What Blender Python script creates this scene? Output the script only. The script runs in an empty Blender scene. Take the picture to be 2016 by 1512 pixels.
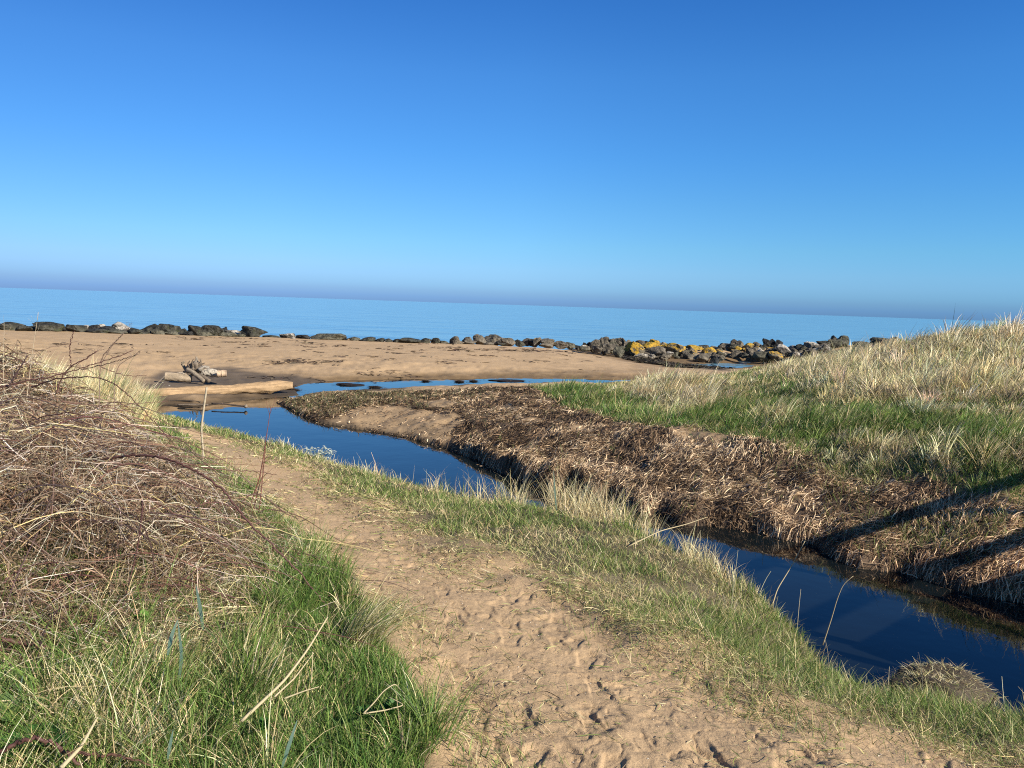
import bpy, math, random
import numpy as np
from mathutils import Vector

R = math.radians
rng = np.random.default_rng(7)
random.seed(7)
SC = bpy.context.scene

# ---------------------------------------------------------------- camera
CAM = np.array([0.0, 0.0, 3.0])
F_PX, CX, CY = 1514.0, 1008.0, 756.0          # of the 2016 x 1512 photograph
PITCH, ROLL = R(-5.88), R(1.93)
_f = np.array([0, math.cos(PITCH), math.sin(PITCH)])
_u = np.array([0, -math.sin(PITCH), math.cos(PITCH)])
_r = np.array([1.0, 0, 0])
IR = _r * math.cos(ROLL) + _u * math.sin(ROLL)
IU = -_r * math.sin(ROLL) + _u * math.cos(ROLL)
cam_d = bpy.data.cameras.new('camera')
cam = bpy.data.objects.new('camera', cam_d)
SC.collection.objects.link(cam)
from mathutils import Matrix
cam.matrix_world = Matrix(((IR[0], IU[0], -_f[0], CAM[0]), (IR[1], IU[1], -_f[1], CAM[1]),
                           (IR[2], IU[2], -_f[2], CAM[2]), (0, 0, 0, 1)))
cam_d.sensor_width = 36
cam_d.lens = 36 * F_PX / 2016
cam_d.clip_start = 0.05
cam_d.clip_end = 100000
SC.camera = cam

# ---------------------------------------------------------------- sun, sky, exposure
SUN_EL, SUN_DIR = R(29), np.array([0.84, -0.54])
SUN_AZ = math.atan2(SUN_DIR[1], SUN_DIR[0])
sund = bpy.data.lights.new('sun', 'SUN')
sund.energy = 5.0
sund.angle = R(0.5)
sund.color = (1.0, 0.93, 0.82)
sun = bpy.data.objects.new('sun', sund)
SC.collection.objects.link(sun)
sv = Vector((math.cos(SUN_EL) * math.cos(SUN_AZ), math.cos(SUN_EL) * math.sin(SUN_AZ), math.sin(SUN_EL)))
sun.rotation_euler = sv.to_track_quat('Z', 'Y').to_euler()
SUNV = np.array(sv)

world = bpy.data.worlds.new('World')
SC.world = world
world.use_nodes = True
wn, wl = world.node_tree.nodes, world.node_tree.links
wn.clear()
w_out = wn.new('ShaderNodeOutputWorld')
w_bg = wn.new('ShaderNodeBackground')
w_sky = wn.new('ShaderNodeTexSky')
w_sky.sky_type = 'NISHITA'
w_sky.sun_disc = False
w_sky.sun_elevation = SUN_EL
w_sky.sun_rotation = math.pi / 2 - SUN_AZ
w_sky.altitude = 5
w_sky.air_density = 1.0
w_sky.dust_density = 0.3
w_sky.ozone_density = 3.0
w_bg.inputs['Strength'].default_value = 0.12
# the air over the sea: deep saturated blue above, a pale band and a thin grey-violet bank on the horizon
w_tc = wn.new('ShaderNodeTexCoord')
w_sep = wn.new('ShaderNodeSeparateXYZ')
wl.new(w_tc.outputs['Generated'], w_sep.inputs[0])
w_ramp = wn.new('ShaderNodeValToRGB')
cr = w_ramp.color_ramp
cr.interpolation = 'B_SPLINE'
SKY_STOPS = [(0.0, (1, 1, 1)), (1.0, (1, 1, 1))]
w_mul = wn.new('ShaderNodeMix'); w_mul.data_type = 'RGBA'; w_mul.blend_type = 'MULTIPLY'
w_mul.inputs['Factor'].default_value = 1.0
wl.new(w_sep.outputs['Z'], w_ramp.inputs['Fac'])
wl.new(w_sky.outputs['Color'], w_mul.inputs['A'])
wl.new(w_ramp.outputs['Color'], w_mul.inputs['B'])
wl.new(w_mul.outputs['Result'], w_bg.inputs['Color'])
wl.new(w_bg.outputs[0], w_out.inputs[0])
SKY = [(0.0014, (0.0275, 0.0559, 0.138)), (0.0066, (0.029, 0.0583, 0.1413)), (0.0144, (0.0345, 0.0643, 0.1375)), (0.0216, (0.0393, 0.0722, 0.1426)), (0.0326, (0.0451, 0.0785, 0.144)), (0.0455, (0.0486, 0.0826, 0.1402)), (0.0751, (0.0478, 0.0871, 0.1308)), (0.128, (0.0431, 0.0868, 0.1303)), (0.1864, (0.0374, 0.0863, 0.1368)), (0.2745, (0.0346, 0.0842, 0.1382)), (0.3508, (0.0264, 0.0741, 0.1332))]
SKY += [(0.60, (0.0198, 0.0556, 0.0999)), (1.0, (0.0172, 0.0482, 0.0866))]
w_sc = wn.new('ShaderNodeVectorMath'); w_sc.operation = 'SCALE'; w_sc.inputs['Scale'].default_value = 6.28
wl.new(w_ramp.outputs['Color'], w_sc.inputs[0]); wl.new(w_sc.outputs[0], w_mul.inputs['B'])
w_mp = wn.new('ShaderNodeMath'); w_mp.operation = 'POWER'; w_mp.inputs[1].default_value = 0.5; w_mp.use_clamp = True
wl.new(w_sep.outputs['Z'], w_mp.inputs[0]); wl.new(w_mp.outputs[0], w_ramp.inputs['Fac'])
cr.interpolation = 'LINEAR'
cr.elements.remove(cr.elements[1])
for k, (z, c) in enumerate(SKY):
    e = cr.elements[0] if k < 1 else cr.elements.new(math.sqrt(z))
    e.position = math.sqrt(z); e.color = (*c, 1)
cr.elements.remove(cr.elements[1]) if 0 else None


# paler and less green towards the west (left), a touch deeper to the right
w_mr = wn.new('ShaderNodeMapRange'); w_mr.inputs['From Min'].default_value = -.6; w_mr.inputs['From Max'].default_value = .6
wl.new(w_sep.outputs['X'], w_mr.inputs[0])
w_r2 = wn.new('ShaderNodeValToRGB'); c2 = w_r2.color_ramp
c2.elements[0].color = (.82, .77, .79, 1); c2.elements[1].color = (.80, .94, .97, 1)
for p_, c_ in ((.5, (1, 1, 1, 1)), (.25, (.95, .91, .92, 1))):
    e_ = c2.elements.new(p_); e_.color = c_
wl.new(w_mr.outputs[0], w_r2.inputs[0])
w_m2 = wn.new('ShaderNodeMix'); w_m2.data_type = 'RGBA'; w_m2.blend_type = 'MULTIPLY'; w_m2.inputs['Factor'].default_value = 1.0
wl.new(w_mul.outputs['Result'], w_m2.inputs[6]); wl.new(w_r2.outputs[0], w_m2.inputs[7]); wl.new(w_m2.outputs[2], w_bg.inputs['Color'])

SC.view_settings.view_transform = 'Standard'
SC.view_settings.look = 'None'
SC.view_settings.gamma = 1
SC.view_settings.exposure = 0.70
SC.render.engine = 'CYCLES'
SC.cycles.max_bounces = 5
SC.cycles.diffuse_bounces = 3
SC.cycles.glossy_bounces = 3
SC.cycles.transmission_bounces = 3
SC.cycles.use_denoising = False
SC.cycles.filter_width = 1.1

# ---------------------------------------------------------------- helpers
def link(o, parent=None):
    SC.collection.objects.link(o)
    if parent is not None: o.parent = parent
    return o

def tag(o, label=None, cat=None, group=None, kind=None):
    if label: o['label'] = label
    if cat: o['category'] = cat
    if group: o['group'] = group
    if kind: o['kind'] = kind
    return o

def mk_mesh(name, verts, faces, mat, parent=None, col=None, smooth=True, extra=None):
    """verts (n,3); faces (m,k) array of one polygon size, or a list of such arrays"""
    verts = np.asarray(verts, dtype=np.float32)
    fl = faces if isinstance(faces, list) else [faces]
    fl = [np.asarray(f, dtype=np.int32) for f in fl if len(f)]
    me = bpy.data.meshes.new(name)
    me.vertices.add(len(verts))
    me.vertices.foreach_set('co', verts.ravel())
    idx = np.concatenate([f.ravel() for f in fl])
    sizes = np.concatenate([np.full(len(f), f.shape[1], dtype=np.int32) for f in fl])
    starts = np.concatenate([[0], np.cumsum(sizes)[:-1]]).astype(np.int32)
    me.loops.add(len(idx))
    me.loops.foreach_set('vertex_index', idx)
    me.polygons.add(len(sizes))
    me.polygons.foreach_set('loop_start', starts)
    me.polygons.foreach_set('use_smooth', np.full(len(sizes), smooth))
    me.update(calc_edges=True)
    if col is not None:
        a = me.color_attributes.new('col', 'FLOAT_COLOR', 'POINT')
        c = np.ones((len(verts), 4), dtype=np.float32)
        c[:, :3] = col
        a.data.foreach_set('color', c.ravel())
    if extra:
        for k, v in extra.items():
            a = me.attributes.new(k, 'FLOAT', 'POINT')
            a.data.foreach_set('value', np.asarray(v, dtype=np.float32))
    me.materials.append(mat)
    o = bpy.data.objects.new(name, me)
    return link(o, parent)

def ray(px, py):
    px = np.asarray(px, float); py = np.asarray(py, float)
    d = (_f + ((px - CX) / F_PX)[..., None] * IR + (-(py - CY) / F_PX)[..., None] * IU)
    return d
def at_z(px, py, z):
    """the point at height z that the photograph shows at (px, py)"""
    d = ray(px, py)
    t = (np.asarray(z) - CAM[2]) / d[..., 2]
    return CAM + d * np.asarray(t)[..., None]
def at_y(px, py, y):
    d = ray(px, py)
    return CAM + d * (np.asarray(y) / d[..., 1])[..., None]

_lat = rng.random((256, 256))
def vnoise(x, y, s=1.0, seed=0):
    """smooth value noise in 0..1"""
    x = np.asarray(x) / s + 37.7 * seed + 500; y = np.asarray(y) / s + 91.3 * seed + 500
    xi = np.floor(x).astype(int); yi = np.floor(y).astype(int)
    fx = x - xi; fy = y - yi
    fx = fx * fx * (3 - 2 * fx); fy = fy * fy * (3 - 2 * fy)
    a = _lat[xi % 256, yi % 256]; b = _lat[(xi + 1) % 256, yi % 256]
    c = _lat[xi % 256, (yi + 1) % 256]; d = _lat[(xi + 1) % 256, (yi + 1) % 256]
    return (a * (1 - fx) + b * fx) * (1 - fy) + (c * (1 - fx) + d * fx) * fy
def fbm(x, y, s=1.0, seed=0, o=3):
    t = 0; w = 0
    for k in range(o):
        t = t + vnoise(x, y, s / 2 ** k, seed + k * 3) * 0.5 ** k; w += 0.5 ** k
    return t / w
def sstep(a, b, x):
    t = np.clip((x - a) / (b - a), 0, 1)
    return t * t * (3 - 2 * t)

def sdist(poly, x, y):
    """signed distance to a closed polygon: negative inside"""
    x = np.asarray(x, float); y = np.asarray(y, float)
    shp = x.shape; x = x.ravel(); y = y.ravel()
    best = np.full(x.shape, 1e9); inside = np.zeros(x.shape, bool)
    n = len(poly)
    for i in range(n):
        ax, ay = poly[i][:2]; bx, by = poly[(i + 1) % n][:2]
        dx, dy = bx - ax, by - ay
        t = np.clip(((x - ax) * dx + (y - ay) * dy) / (dx * dx + dy * dy + 1e-12), 0, 1)
        best = np.minimum(best, (x - ax - t * dx) ** 2 + (y - ay - t * dy) ** 2)
        c = (ay > y) != (by > y)
        with np.errstate(divide='ignore', invalid='ignore'):
            xi = (bx - ax) * (y - ay) / (by - ay + 1e-15) + ax
        inside ^= c & (x < xi)
    d = np.sqrt(best)
    return np.where(inside, -d, d).reshape(shp)

# ---------------------------------------------------------------- materials
def new_mat(name):
    m = bpy.data.materials.new(name); m.use_nodes = True
    n = m.node_tree.nodes; l = m.node_tree.links
    return m, n, l, n['Principled BSDF']

def attr_mat(name, rough=0.8, transl=0.0, noise=None, bump=None, spec=0.2, coords='Object'):
    m, n, l, p = new_mat(name)
    a = n.new('ShaderNodeAttribute'); a.attribute_name = 'col'
    col = a.outputs['Color']
    p.inputs['Roughness'].default_value = rough
    p.inputs['Specular IOR Level'].default_value = spec
    tc = n.new('ShaderNodeTexCoord')
    if noise:
        for sc, lo, hi in noise:
            t = n.new('ShaderNodeTexNoise'); t.inputs['Scale'].default_value = sc; t.inputs['Detail'].default_value = 4
            l.new(tc.outputs['Object'], t.inputs['Vector'])
            mr = n.new('ShaderNodeMapRange'); mr.inputs['To Min'].default_value = lo; mr.inputs['To Max'].default_value = hi
            mr.inputs['From Min'].default_value = 0.25; mr.inputs['From Max'].default_value = 0.75
            l.new(t.outputs[0], mr.inputs[0])
            mx = n.new('ShaderNodeVectorMath'); mx.operation = 'SCALE'
            l.new(col, mx.inputs[0]); l.new(mr.outputs[0], mx.inputs['Scale'])
            col = mx.outputs[0]
    l.new(col, p.inputs['Base Color'])
    if bump:
        nrm = None
        for sc, dist in bump:
            t = n.new('ShaderNodeTexNoise'); t.inputs['Scale'].default_value = sc; t.inputs['Detail'].default_value = 5
            l.new(tc.outputs['Object'], t.inputs['Vector'])
            b = n.new('ShaderNodeBump'); b.inputs['Distance'].default_value = dist; b.inputs['Strength'].default_value = 1
            l.new(t.outputs[0], b.inputs['Height'])
            if nrm is not None: l.new(nrm, b.inputs['Normal'])
            nrm = b.outputs[0]
        l.new(nrm, p.inputs['Normal'])
    if transl > 0:
        tr = n.new('ShaderNodeBsdfTranslucent'); l.new(col, tr.inputs['Color'])
        mx = n.new('ShaderNodeMixShader'); mx.inputs[0].default_value = transl
        l.new(p.outputs[0], mx.inputs[1]); l.new(tr.outputs[0], mx.inputs[2])
        l.new(mx.outputs[0], n['Material Output'].inputs['Surface'])
    return m
# ================================================================ TERRAIN
# heights of the solid ground before the stream is cut: (px, py, z) seen in the photo, and (x, y, z) hidden from it
SEEN = [(1300,1500,1.40),(1850,1500,1.32),(900,1480,1.42),(900,1300,1.35),(1100,1200,1.2),(700,1050,1.1),(520,930,.95),(420,870,.8),
 (1400,1250,1.12),(1700,1350,1.0),(2000,1470,1.05),(1650,1230,.75),(1300,1080,.80),(1000,980,.72),(750,930,.62),(600,880,.5),(450,840,.4),(345,808,.35),
 (300,1450,1.5),(300,1100,1.5),(100,1300,1.55),(330,850,.85),
 (400,745,.12),(300,752,.14),(200,700,.5),(400,700,.42),(800,725,.28),(800,700,.48),(1000,735,.15),(1200,738,.1),(1200,715,.25),(1100,700,.42),
 (0,652,.72),(0,700,.55),(200,657,.68),(400,662,.62),(600,670,.55),(800,679,.48),(1000,683,.42),(1100,687,.34),(1150,692,.1),(1240,705,-.12),(1350,720,-.14),(1430,730,-.14),
 (1190,680,.38),(1290,685,.40),(1400,690,.44),(1500,688,.62),(1580,690,.70),(1650,684,.98),(1350,712,-.1),(1450,722,-.25),(1200,696,-.1),(1470,714,-.22),(1740,682,1.0),
 (1000,768,.35),(800,775,.3),(650,780,.25),(1100,770,.5),(1040,800,.52),(1200,830,.62),(1000,830,.52),(1400,860,.78),(1550,900,.82),(1800,970,.88),(2016,1010,.92),
 (1300,768,.80),(1450,756,.92),(1500,800,1.0),(1700,860,1.12),(1700,770,1.5),(1560,735,.95),(2016,880,1.4),(1250,778,.70)]
HIDDEN = [(0,-3,1.5),(3,-3,1.4),(-4,-3,1.6),(8,-6,1.5),(-10,-6,1.8),(0,0,1.42),(2,0,1.4),(-1.5,1,1.5),
 (-3,4,1.6),(-5,6,1.6),(-4,8,1.3),(-3.6,10,1.0),(-6,10,1.35),(-6.2,12,1.25),(-8,9,1.6),(-9,13,1.3),(-12,8,2.0),(-14,14,1.6),(-9.5,18,.7),(-13,21,.75),(-20,18,1.6),(-30,30,1.5),(-20,25,.9),
 (14,26,1.95),(10.5,20,2.15),(11.3,20,2.42),(13.2,20,2.7),(17,20,2.8),(25,20,3.0),(12,14,2.0),(9,13,1.6),(10,16,1.85),(18,12,2.2),(30,10,3),(20,30,2.6),(13,30,.95),(11,32,.65),(10.5,28,.75),(8,27,.6),
 (8,9,1.05),(12,7,1.3),(9,4,1.2),(15,0,1.8),(6,-2,1.4),(25,-5,2),(4,2,1.35),(5,1,1.35),
 (-45,48,.7),(-30,47,.5),(-15,50,.3),(0,53,.0),(-45,56,-.6),(-25,56,-.6),(-10,57,-.6),(2,58,-.7),(12,62,-.6),(25,60,-.5),(-33,44,.72),(-28,46.5,.68),(-18,47,.60),(-10,48,.52),(-3,50,.42),(16,53,.6),(22,53,.95),(9,55,.3),(30,45,1.6),(40,30,3),
 (-60,75,-1.4),(-20,75,-1.5),(20,75,-1.5),(60,75,-1.2),(60,50,1.0),(60,0,3),(-60,0,2.5),(-60,35,1.0),(-60,-40,3),(60,-40,3),(0,-40,2)]
_cp = at_z([s[0] for s in SEEN], [s[1] for s in SEEN], [s[2] for s in SEEN])
_cp = np.vstack([_cp, np.array(HIDDEN, float)])
GX = np.arange(-70, 70.01, .25); GY = np.arange(-45, 85.01, .25)
def _rbf():
    P = _cp[:, :2]; z = _cp[:, 2]
    K = np.sqrt(((P[:, None] - P[None]) ** 2).sum(-1) + .04)
    n = len(P)
    A = np.zeros((n + 3, n + 3)); A[:n, :n] = K + np.eye(n) * -.02
    A[:n, n] = 1; A[:n, n + 1:] = P; A[n, :n] = 1; A[n + 1:, :n] = P.T
    w = np.linalg.solve(A, np.concatenate([z, [0, 0, 0]]))
    X, Y = np.meshgrid(GX, GY, indexing='ij')
    Z = w[n] + w[n + 1] * X + w[n + 2] * Y
    for i in range(n):
        Z += w[i] * np.sqrt((X - P[i, 0]) ** 2 + (Y - P[i, 1]) ** 2 + .04)
    for _ in range(3):
        Zp = np.pad(Z, 1, mode='edge')
        Z = (Zp[:-2, 1:-1] + Zp[2:, 1:-1] + Zp[1:-1, :-2] + Zp[1:-1, 2:] + 4 * Zp[1:-1, 1:-1]) / 8
    return Z
_Z = _rbf()
def base_h(x, y):
    u = np.clip((x - GX[0]) / .25, 0, len(GX) - 1.001); v = np.clip((y - GY[0]) / .25, 0, len(GY) - 1.001)
    i = u.astype(int); j = v.astype(int); a = u - i; b = v - j
    return (_Z[i, j] * (1 - a) + _Z[i + 1, j] * a) * (1 - b) + (_Z[i, j + 1] * (1 - a) + _Z[i + 1, j + 1] * a) * b

# the stream, as its far (right-hand) waterline and its near one, both on the water plane z = 0
def wp(l): return [tuple(p[:2]) for p in at_z([a[0] for a in l], [a[1] for a in l], 0.0)]
FAR = wp([(1900,1168),(1780,1128),(1690,1120),(1640,1100),(1600,1072),(1540,1062),(1480,1048),(1400,1036),(1340,1036),(1300,1010),(1260,1018),(1200,985),(1160,990),
          (1120,962),(1080,972),(1030,948),(985,930),(940,905),(900,892),(880,884),(800,862),(700,845),(630,833),(585,815),(560,800),(542,793)])
LOOPBACK = wp([(585,787),(600,776),(680,768),(780,764),(900,760),(1040,757),(1160,754),(1240,752),(1240,748),(1130,746),(1000,745),(880,746),(760,747),(650,750),(600,756),
          (578,764),(590,778),(560,782),(520,784),(450,792),(380,800),(330,796),(290,802)])
NEAR = [(-9.6,18.0),(-8.2,17.0),(-6.9,16.7),(-5.9,16.0),(-5.0,15.2),(-4.2,14.2),(-3.5,13.4),(-2.9,12.6),(-2.0,11.7),(-1.15,11.2),(-.25,10.6),(.6,9.9),(1.25,9.25),(1.8,8.5),(2.3,7.55),(2.55,6.7),(2.62,6.1),(2.48,5.4),(2.6,4.98),(3.05,4.82),(3.7,5.0),(4.5,5.1),(5.5,5.4),(6.5,4.7),(7.6,2.5),(8.5,.5),(11,-3),(16,-9)]
FARX = [(19,-6),(13.5,0),(10.2,3.6),(8.2,5.4),(6.8,6.9),(6.0,7.75)]
STREAM = NEAR + FARX + FAR + LOOPBACK
ST = np.array(STREAM)

PATH_PX_L = [(890,1512),(880,1440),(830,1350),(800,1270),(770,1210),(690,1140),(610,1060),(555,1000),(500,960),(445,925),(400,890),(350,850)]
PATH_PX_R = [(1990,1512),(1800,1450),(1650,1420),(1500,1370),(1380,1310),(1260,1260),(1130,1180),(1000,1140),(880,1090),(760,1030),(690,985),(600,935),(530,895),(450,868),(380,845)]

# the bank's profile: (x, y, width of its slope, share of it that is a sheer lip at the water)
WB = [(3.3,5.2,.45,.3),(1.5,8,.45,.3),(-3,12.5,.5,.25),(-6,16,.6,.2),(6.2,8.6,2.2,.10),(5,9.3,2.0,.13),(4,10,1.8,.16),(3,11,1.6,.2),(2,11.8,1.4,.24),(0,14,.9,.4),(-1.2,15.6,.8,.15),(-3,18,1.1,.05),(-6,22,.9,.15),(-3,26,.9,.05),(2,27,.9,.05),(-4,30,1.4,0),(3,33,1.5,0),(-9,22,1.6,0),(-9,24,2.,0),(9,5,1.2,.2),(4.4,4.8,.5,.3)]
def bank_w(x, y):
    s = 0; w = 0; s2 = 0
    for a, b, c, e in WB:
        k = 1 / ((x - a) ** 2 + (y - b) ** 2 + .15) ** 1.5
        s = s + k * c; s2 = s2 + k * e; w = w + k
    return s / w, s2 / w

# lumps of cast-up weed on the far bank
WRACK_PX = [(560,792),(640,778),(760,776),(900,770),(1040,764),(1090,795),(1180,828),(1260,845),(1340,850),(1420,866),(1520,885),(1640,925),(1760,950),(1880,985),(2016,1010),(2100,1060),
            (2016,1170),(1880,1150),(1690,1118),(1600,1070),(1340,1038),(1200,990),(1040,950),(900,895),(700,848),(585,815)]

def H0(x, y):
    b = base_h(x, y)
    d = sdist(STREAM, x, y)
    d2 = d + (vnoise(x, y, .35, 5) - .5) * .16 * np.clip(d * 4, 0, 1)
    w, lip = bank_w(x, y)
    dd = np.maximum(d2, 0)
    up = b * (lip * (1 - np.exp(-dd / .07)) + (1 - lip) * np.where(w > 1.15, (lambda t: t * (1.5 - .5 * t * t))(np.clip(dd / (2 * w), 0, 1)), 1 - np.exp(-dd / w))) * np.clip(d / .02, 0, 1)
    low = -.03 + np.maximum(d, -1.2) * .5
    far = (y > 34)
    h = np.where(far, b, np.where(d > 0, np.minimum(up, b + .0), low))
    return h, d
H_CACHE = {}
def grid_lookup(fn, x0, x1, y0, y1, s):
    gx = np.arange(x0, x1 + s, s); gy = np.arange(y0, y1 + s, s)
    X, Y = np.meshgrid(gx, gy, indexing='ij')
    Z = fn(X, Y)
    def f(x, y):
        u = np.clip((x - x0) / s, 0, len(gx) - 1.001); v = np.clip((y - y0) / s, 0, len(gy) - 1.001)
        i = u.astype(int); j = v.astype(int); a = u - i; b = v - j
        return (Z[i, j] * (1 - a) + Z[i + 1, j] * a) * (1 - b) + (Z[i, j + 1] * (1 - a) + Z[i + 1, j + 1] * a) * b
    return f
_first = grid_lookup(lambda x, y: H0(x, y)[0], -30, 40, -6, 60, .12)
def hit(px, py):
    """where the photograph's ray through (px, py) meets the ground"""
    d = ray(np.atleast_1d(px), np.atleast_1d(py))
    t = np.full(len(d), 1.5); done = np.zeros(len(d), bool)
    for k in range(1400):
        p = CAM + d * t[:, None]
        hz = np.where(np.abs(p[:, 0]) > 29, -9, _first(p[:, 0], p[:, 1]))
        done |= (p[:, 2] < hz) | (t > 75)
        if done.all(): break
        t = np.where(done, t, t * 1.0035)
    return CAM + d * t[:, None]
def hpoly(l):
    p = hit([a[0] for a in l], [a[1] for a in l])
    return [tuple(q[:2]) for q in p]
PATH = [(-1.0,-.5)] + [(-.75,1.0)] + hpoly(PATH_PX_L) + hpoly(PATH_PX_R)[::-1] + [(3.5,1.2),(5,.2),(6.5,-1.5),(5.5,-4),(2,-4),(-1,-2)]
WRACK = hpoly(WRACK_PX)
CLODC = at_z(1870, 1340, .35)[:2]

# footprints pressed into the dry sand of the path
_fp = []
_pp = np.array(PATH)
while len(_fp) < 200:
    r_ = 2.1 * (11 / 2.1) ** random.random(); a_ = random.uniform(-.75, .75)
    x_, y_ = r_ * math.sin(a_), r_ * math.cos(a_)
    if sdist(PATH, np.array([x_]), np.array([y_]))[0] < -.02:
        _fp.append((x_, y_, random.gauss(R(118), R(28)) + (math.pi if random.random() < .5 else 0), random.uniform(.10, .15), random.uniform(.045, .065), random.uniform(.004, .010)))
def footprints(x, y):
    z = np.zeros_like(x); m = (np.abs(x) < 9) & (y < 13) & (y > 0)
    idx = np.nonzero(m.ravel())[0]; xs = x.ravel()[idx]; ys = y.ravel()[idx]; zs = np.zeros(len(idx))
    order = np.argsort(ys); ys_s = ys[order]
    for fx, fy, a, L, W, dep in _fp:
        lo, hi = np.searchsorted(ys_s, [fy - .25, fy + .25]); k = order[lo:hi]
        dx = xs[k] - fx; dy = ys[k] - fy
        u = dx * math.cos(a) + dy * math.sin(a); v = -dx * math.sin(a) + dy * math.cos(a)
        ww = W * (1 - .25 * np.sin(u / L * 2.4 + .6))
        q = np.sqrt((u / L) ** 4 + (v / ww) ** 4) ** .5
        tilt = 1 + .55 * u / L
        zs[k] += -dep * tilt * (1 - sstep(.78, 1.10, q)) + dep * .25 * np.exp(-((q - 1.25) / .2) ** 2)
    z.ravel()[idx] = zs
    return z

def H(x, y, detail=True):
    h, d = H0(x, y)
    dp = sdist(PATH, x, y) if detail is not None else None
    r = np.hypot(x, y)
    land = np.clip(d / .25, 0, 1)
    onp = 1 - sstep(-.25, .15, dp)
    # grass verges lumpy, path hollowed
    h = h + land * (1 - onp) * np.where(y < 34, 1, .3) * ((fbm(x, y, .8, 1) - .5) * .16 + (fbm(x, y, .25, 2) - .5) * .05)
    h = h - onp * .05
    dw = sdist(WRACK, x, y)
    inw = (1 - sstep(-.1, .35, dw)) * np.clip(d / .12, 0, 1)
    spit = sstep(14, 19, y)
    h = h + inw * (1 - .5 * sstep(3.6, 5.2, x)) * ((fbm(x, y, .9, 4) - .5) * .22 * (1 - .5 * spit) + (fbm(x, y, .28, 6) - .5) * .12 * (1 - .4 * spit) + .02)
    if detail:
        nearp = np.clip((13 - r) / 6, 0, 1)
        h = h + onp * nearp * ((fbm(x, y, .30, 8) - .5) * .026 + (fbm(x, y, .10, 9) - .5) * .006 + (fbm(x, y, .045, 10, 3) - .5) * .009 - .006 * np.exp(-(np.abs(fbm(x, y, .16, 15, 3) - .5) / .018) ** 2))
        h = h + footprints(x, y) * onp
    beach = (y > 17) * (1 - inw)
    h = h + beach * land * ((fbm(x, y, 3., 11) - .5) * .10 + (fbm(x, y, .7, 12) - .5) * .030 + (fbm(x, y, .25, 14) - .5) * .012)
    h = np.where((d > .02) & (y < 33), np.maximum(h, .012 + .0 * d), h)
    return h, d, dp, dw

# ---- one sheet, finer near the path than far off; split by what the ground is
EYE = (0.0, 0.0)
def _axis():
    a = np.concatenate([np.linspace(-180, -60, 60)[:-1], np.linspace(-60, -40, 60)[:-1], np.linspace(-40, 40, 950)[:-1], np.linspace(40, 60, 60)[:-1], np.linspace(60, 180, 60)[:-1]])
    return np.radians(a)
_ang = _axis()
_rad = [0.9]
while _rad[-1] < 92:
    r0 = _rad[-1]
    _rad.append(r0 * (1.0042 if r0 < 14 else 1.0062 if r0 < 60 else 1.02))
_rad = np.array(_rad)
NA, NR = len(_ang), len(_rad)
RR, AA = np.meshgrid(_rad, _ang, indexing='ij')
TX = RR * np.sin(AA) + EYE[0]; TY = RR * np.cos(AA) + EYE[1]
TZ, TD, TDP, TDW = H(TX, TY)
SEA_Z = -.15
GREEN_EDGE = None

def lerp3(a, b, t): return a * (1 - t[..., None]) + b * t[..., None]
C_ = lambda *v: np.array(v, float)
DRY_SAND, WET_SAND, SILT = C_(.44,.30,.165), C_(.18,.118,.06), C_(.095,.075,.057)
SOIL, WRACKG, GREENG = C_(.095,.078,.045), C_(.13,.088,.056), C_(.075,.10,.035)
PALE_SOIL = C_(.16,.13,.08)
DARKPATCH = hpoly([(300,735),(430,722),(560,740),(640,752),(600,765),(560,775),(300,785),(280,760)])
WEEDSTRIP = wp([(1235,700),(1300,712),(1400,722),(1440,745),(1330,728),(1230,708)])
SANDFACE = hpoly([(640,842),(700,812),(760,800),(850,812),(915,822),(890,850),(885,885),(800,860),(700,846)])
SANDSPOTS = [hpoly([(1110,842),(1150,838),(1185,850),(1140,856)]), hpoly([(1030,826),(1060,822),(1085,832),(1060,838)]), hpoly([(1300,850),(1360,852),(1440,868),(1400,876),(1330,864)]), hpoly([(970,805),(1010,800),(1000,812)]),
             hpoly([(820,790),(870,788),(900,800),(850,806)]), hpoly([(1975,945),(2050,960),(2050,990),(1990,975)])]
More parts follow.
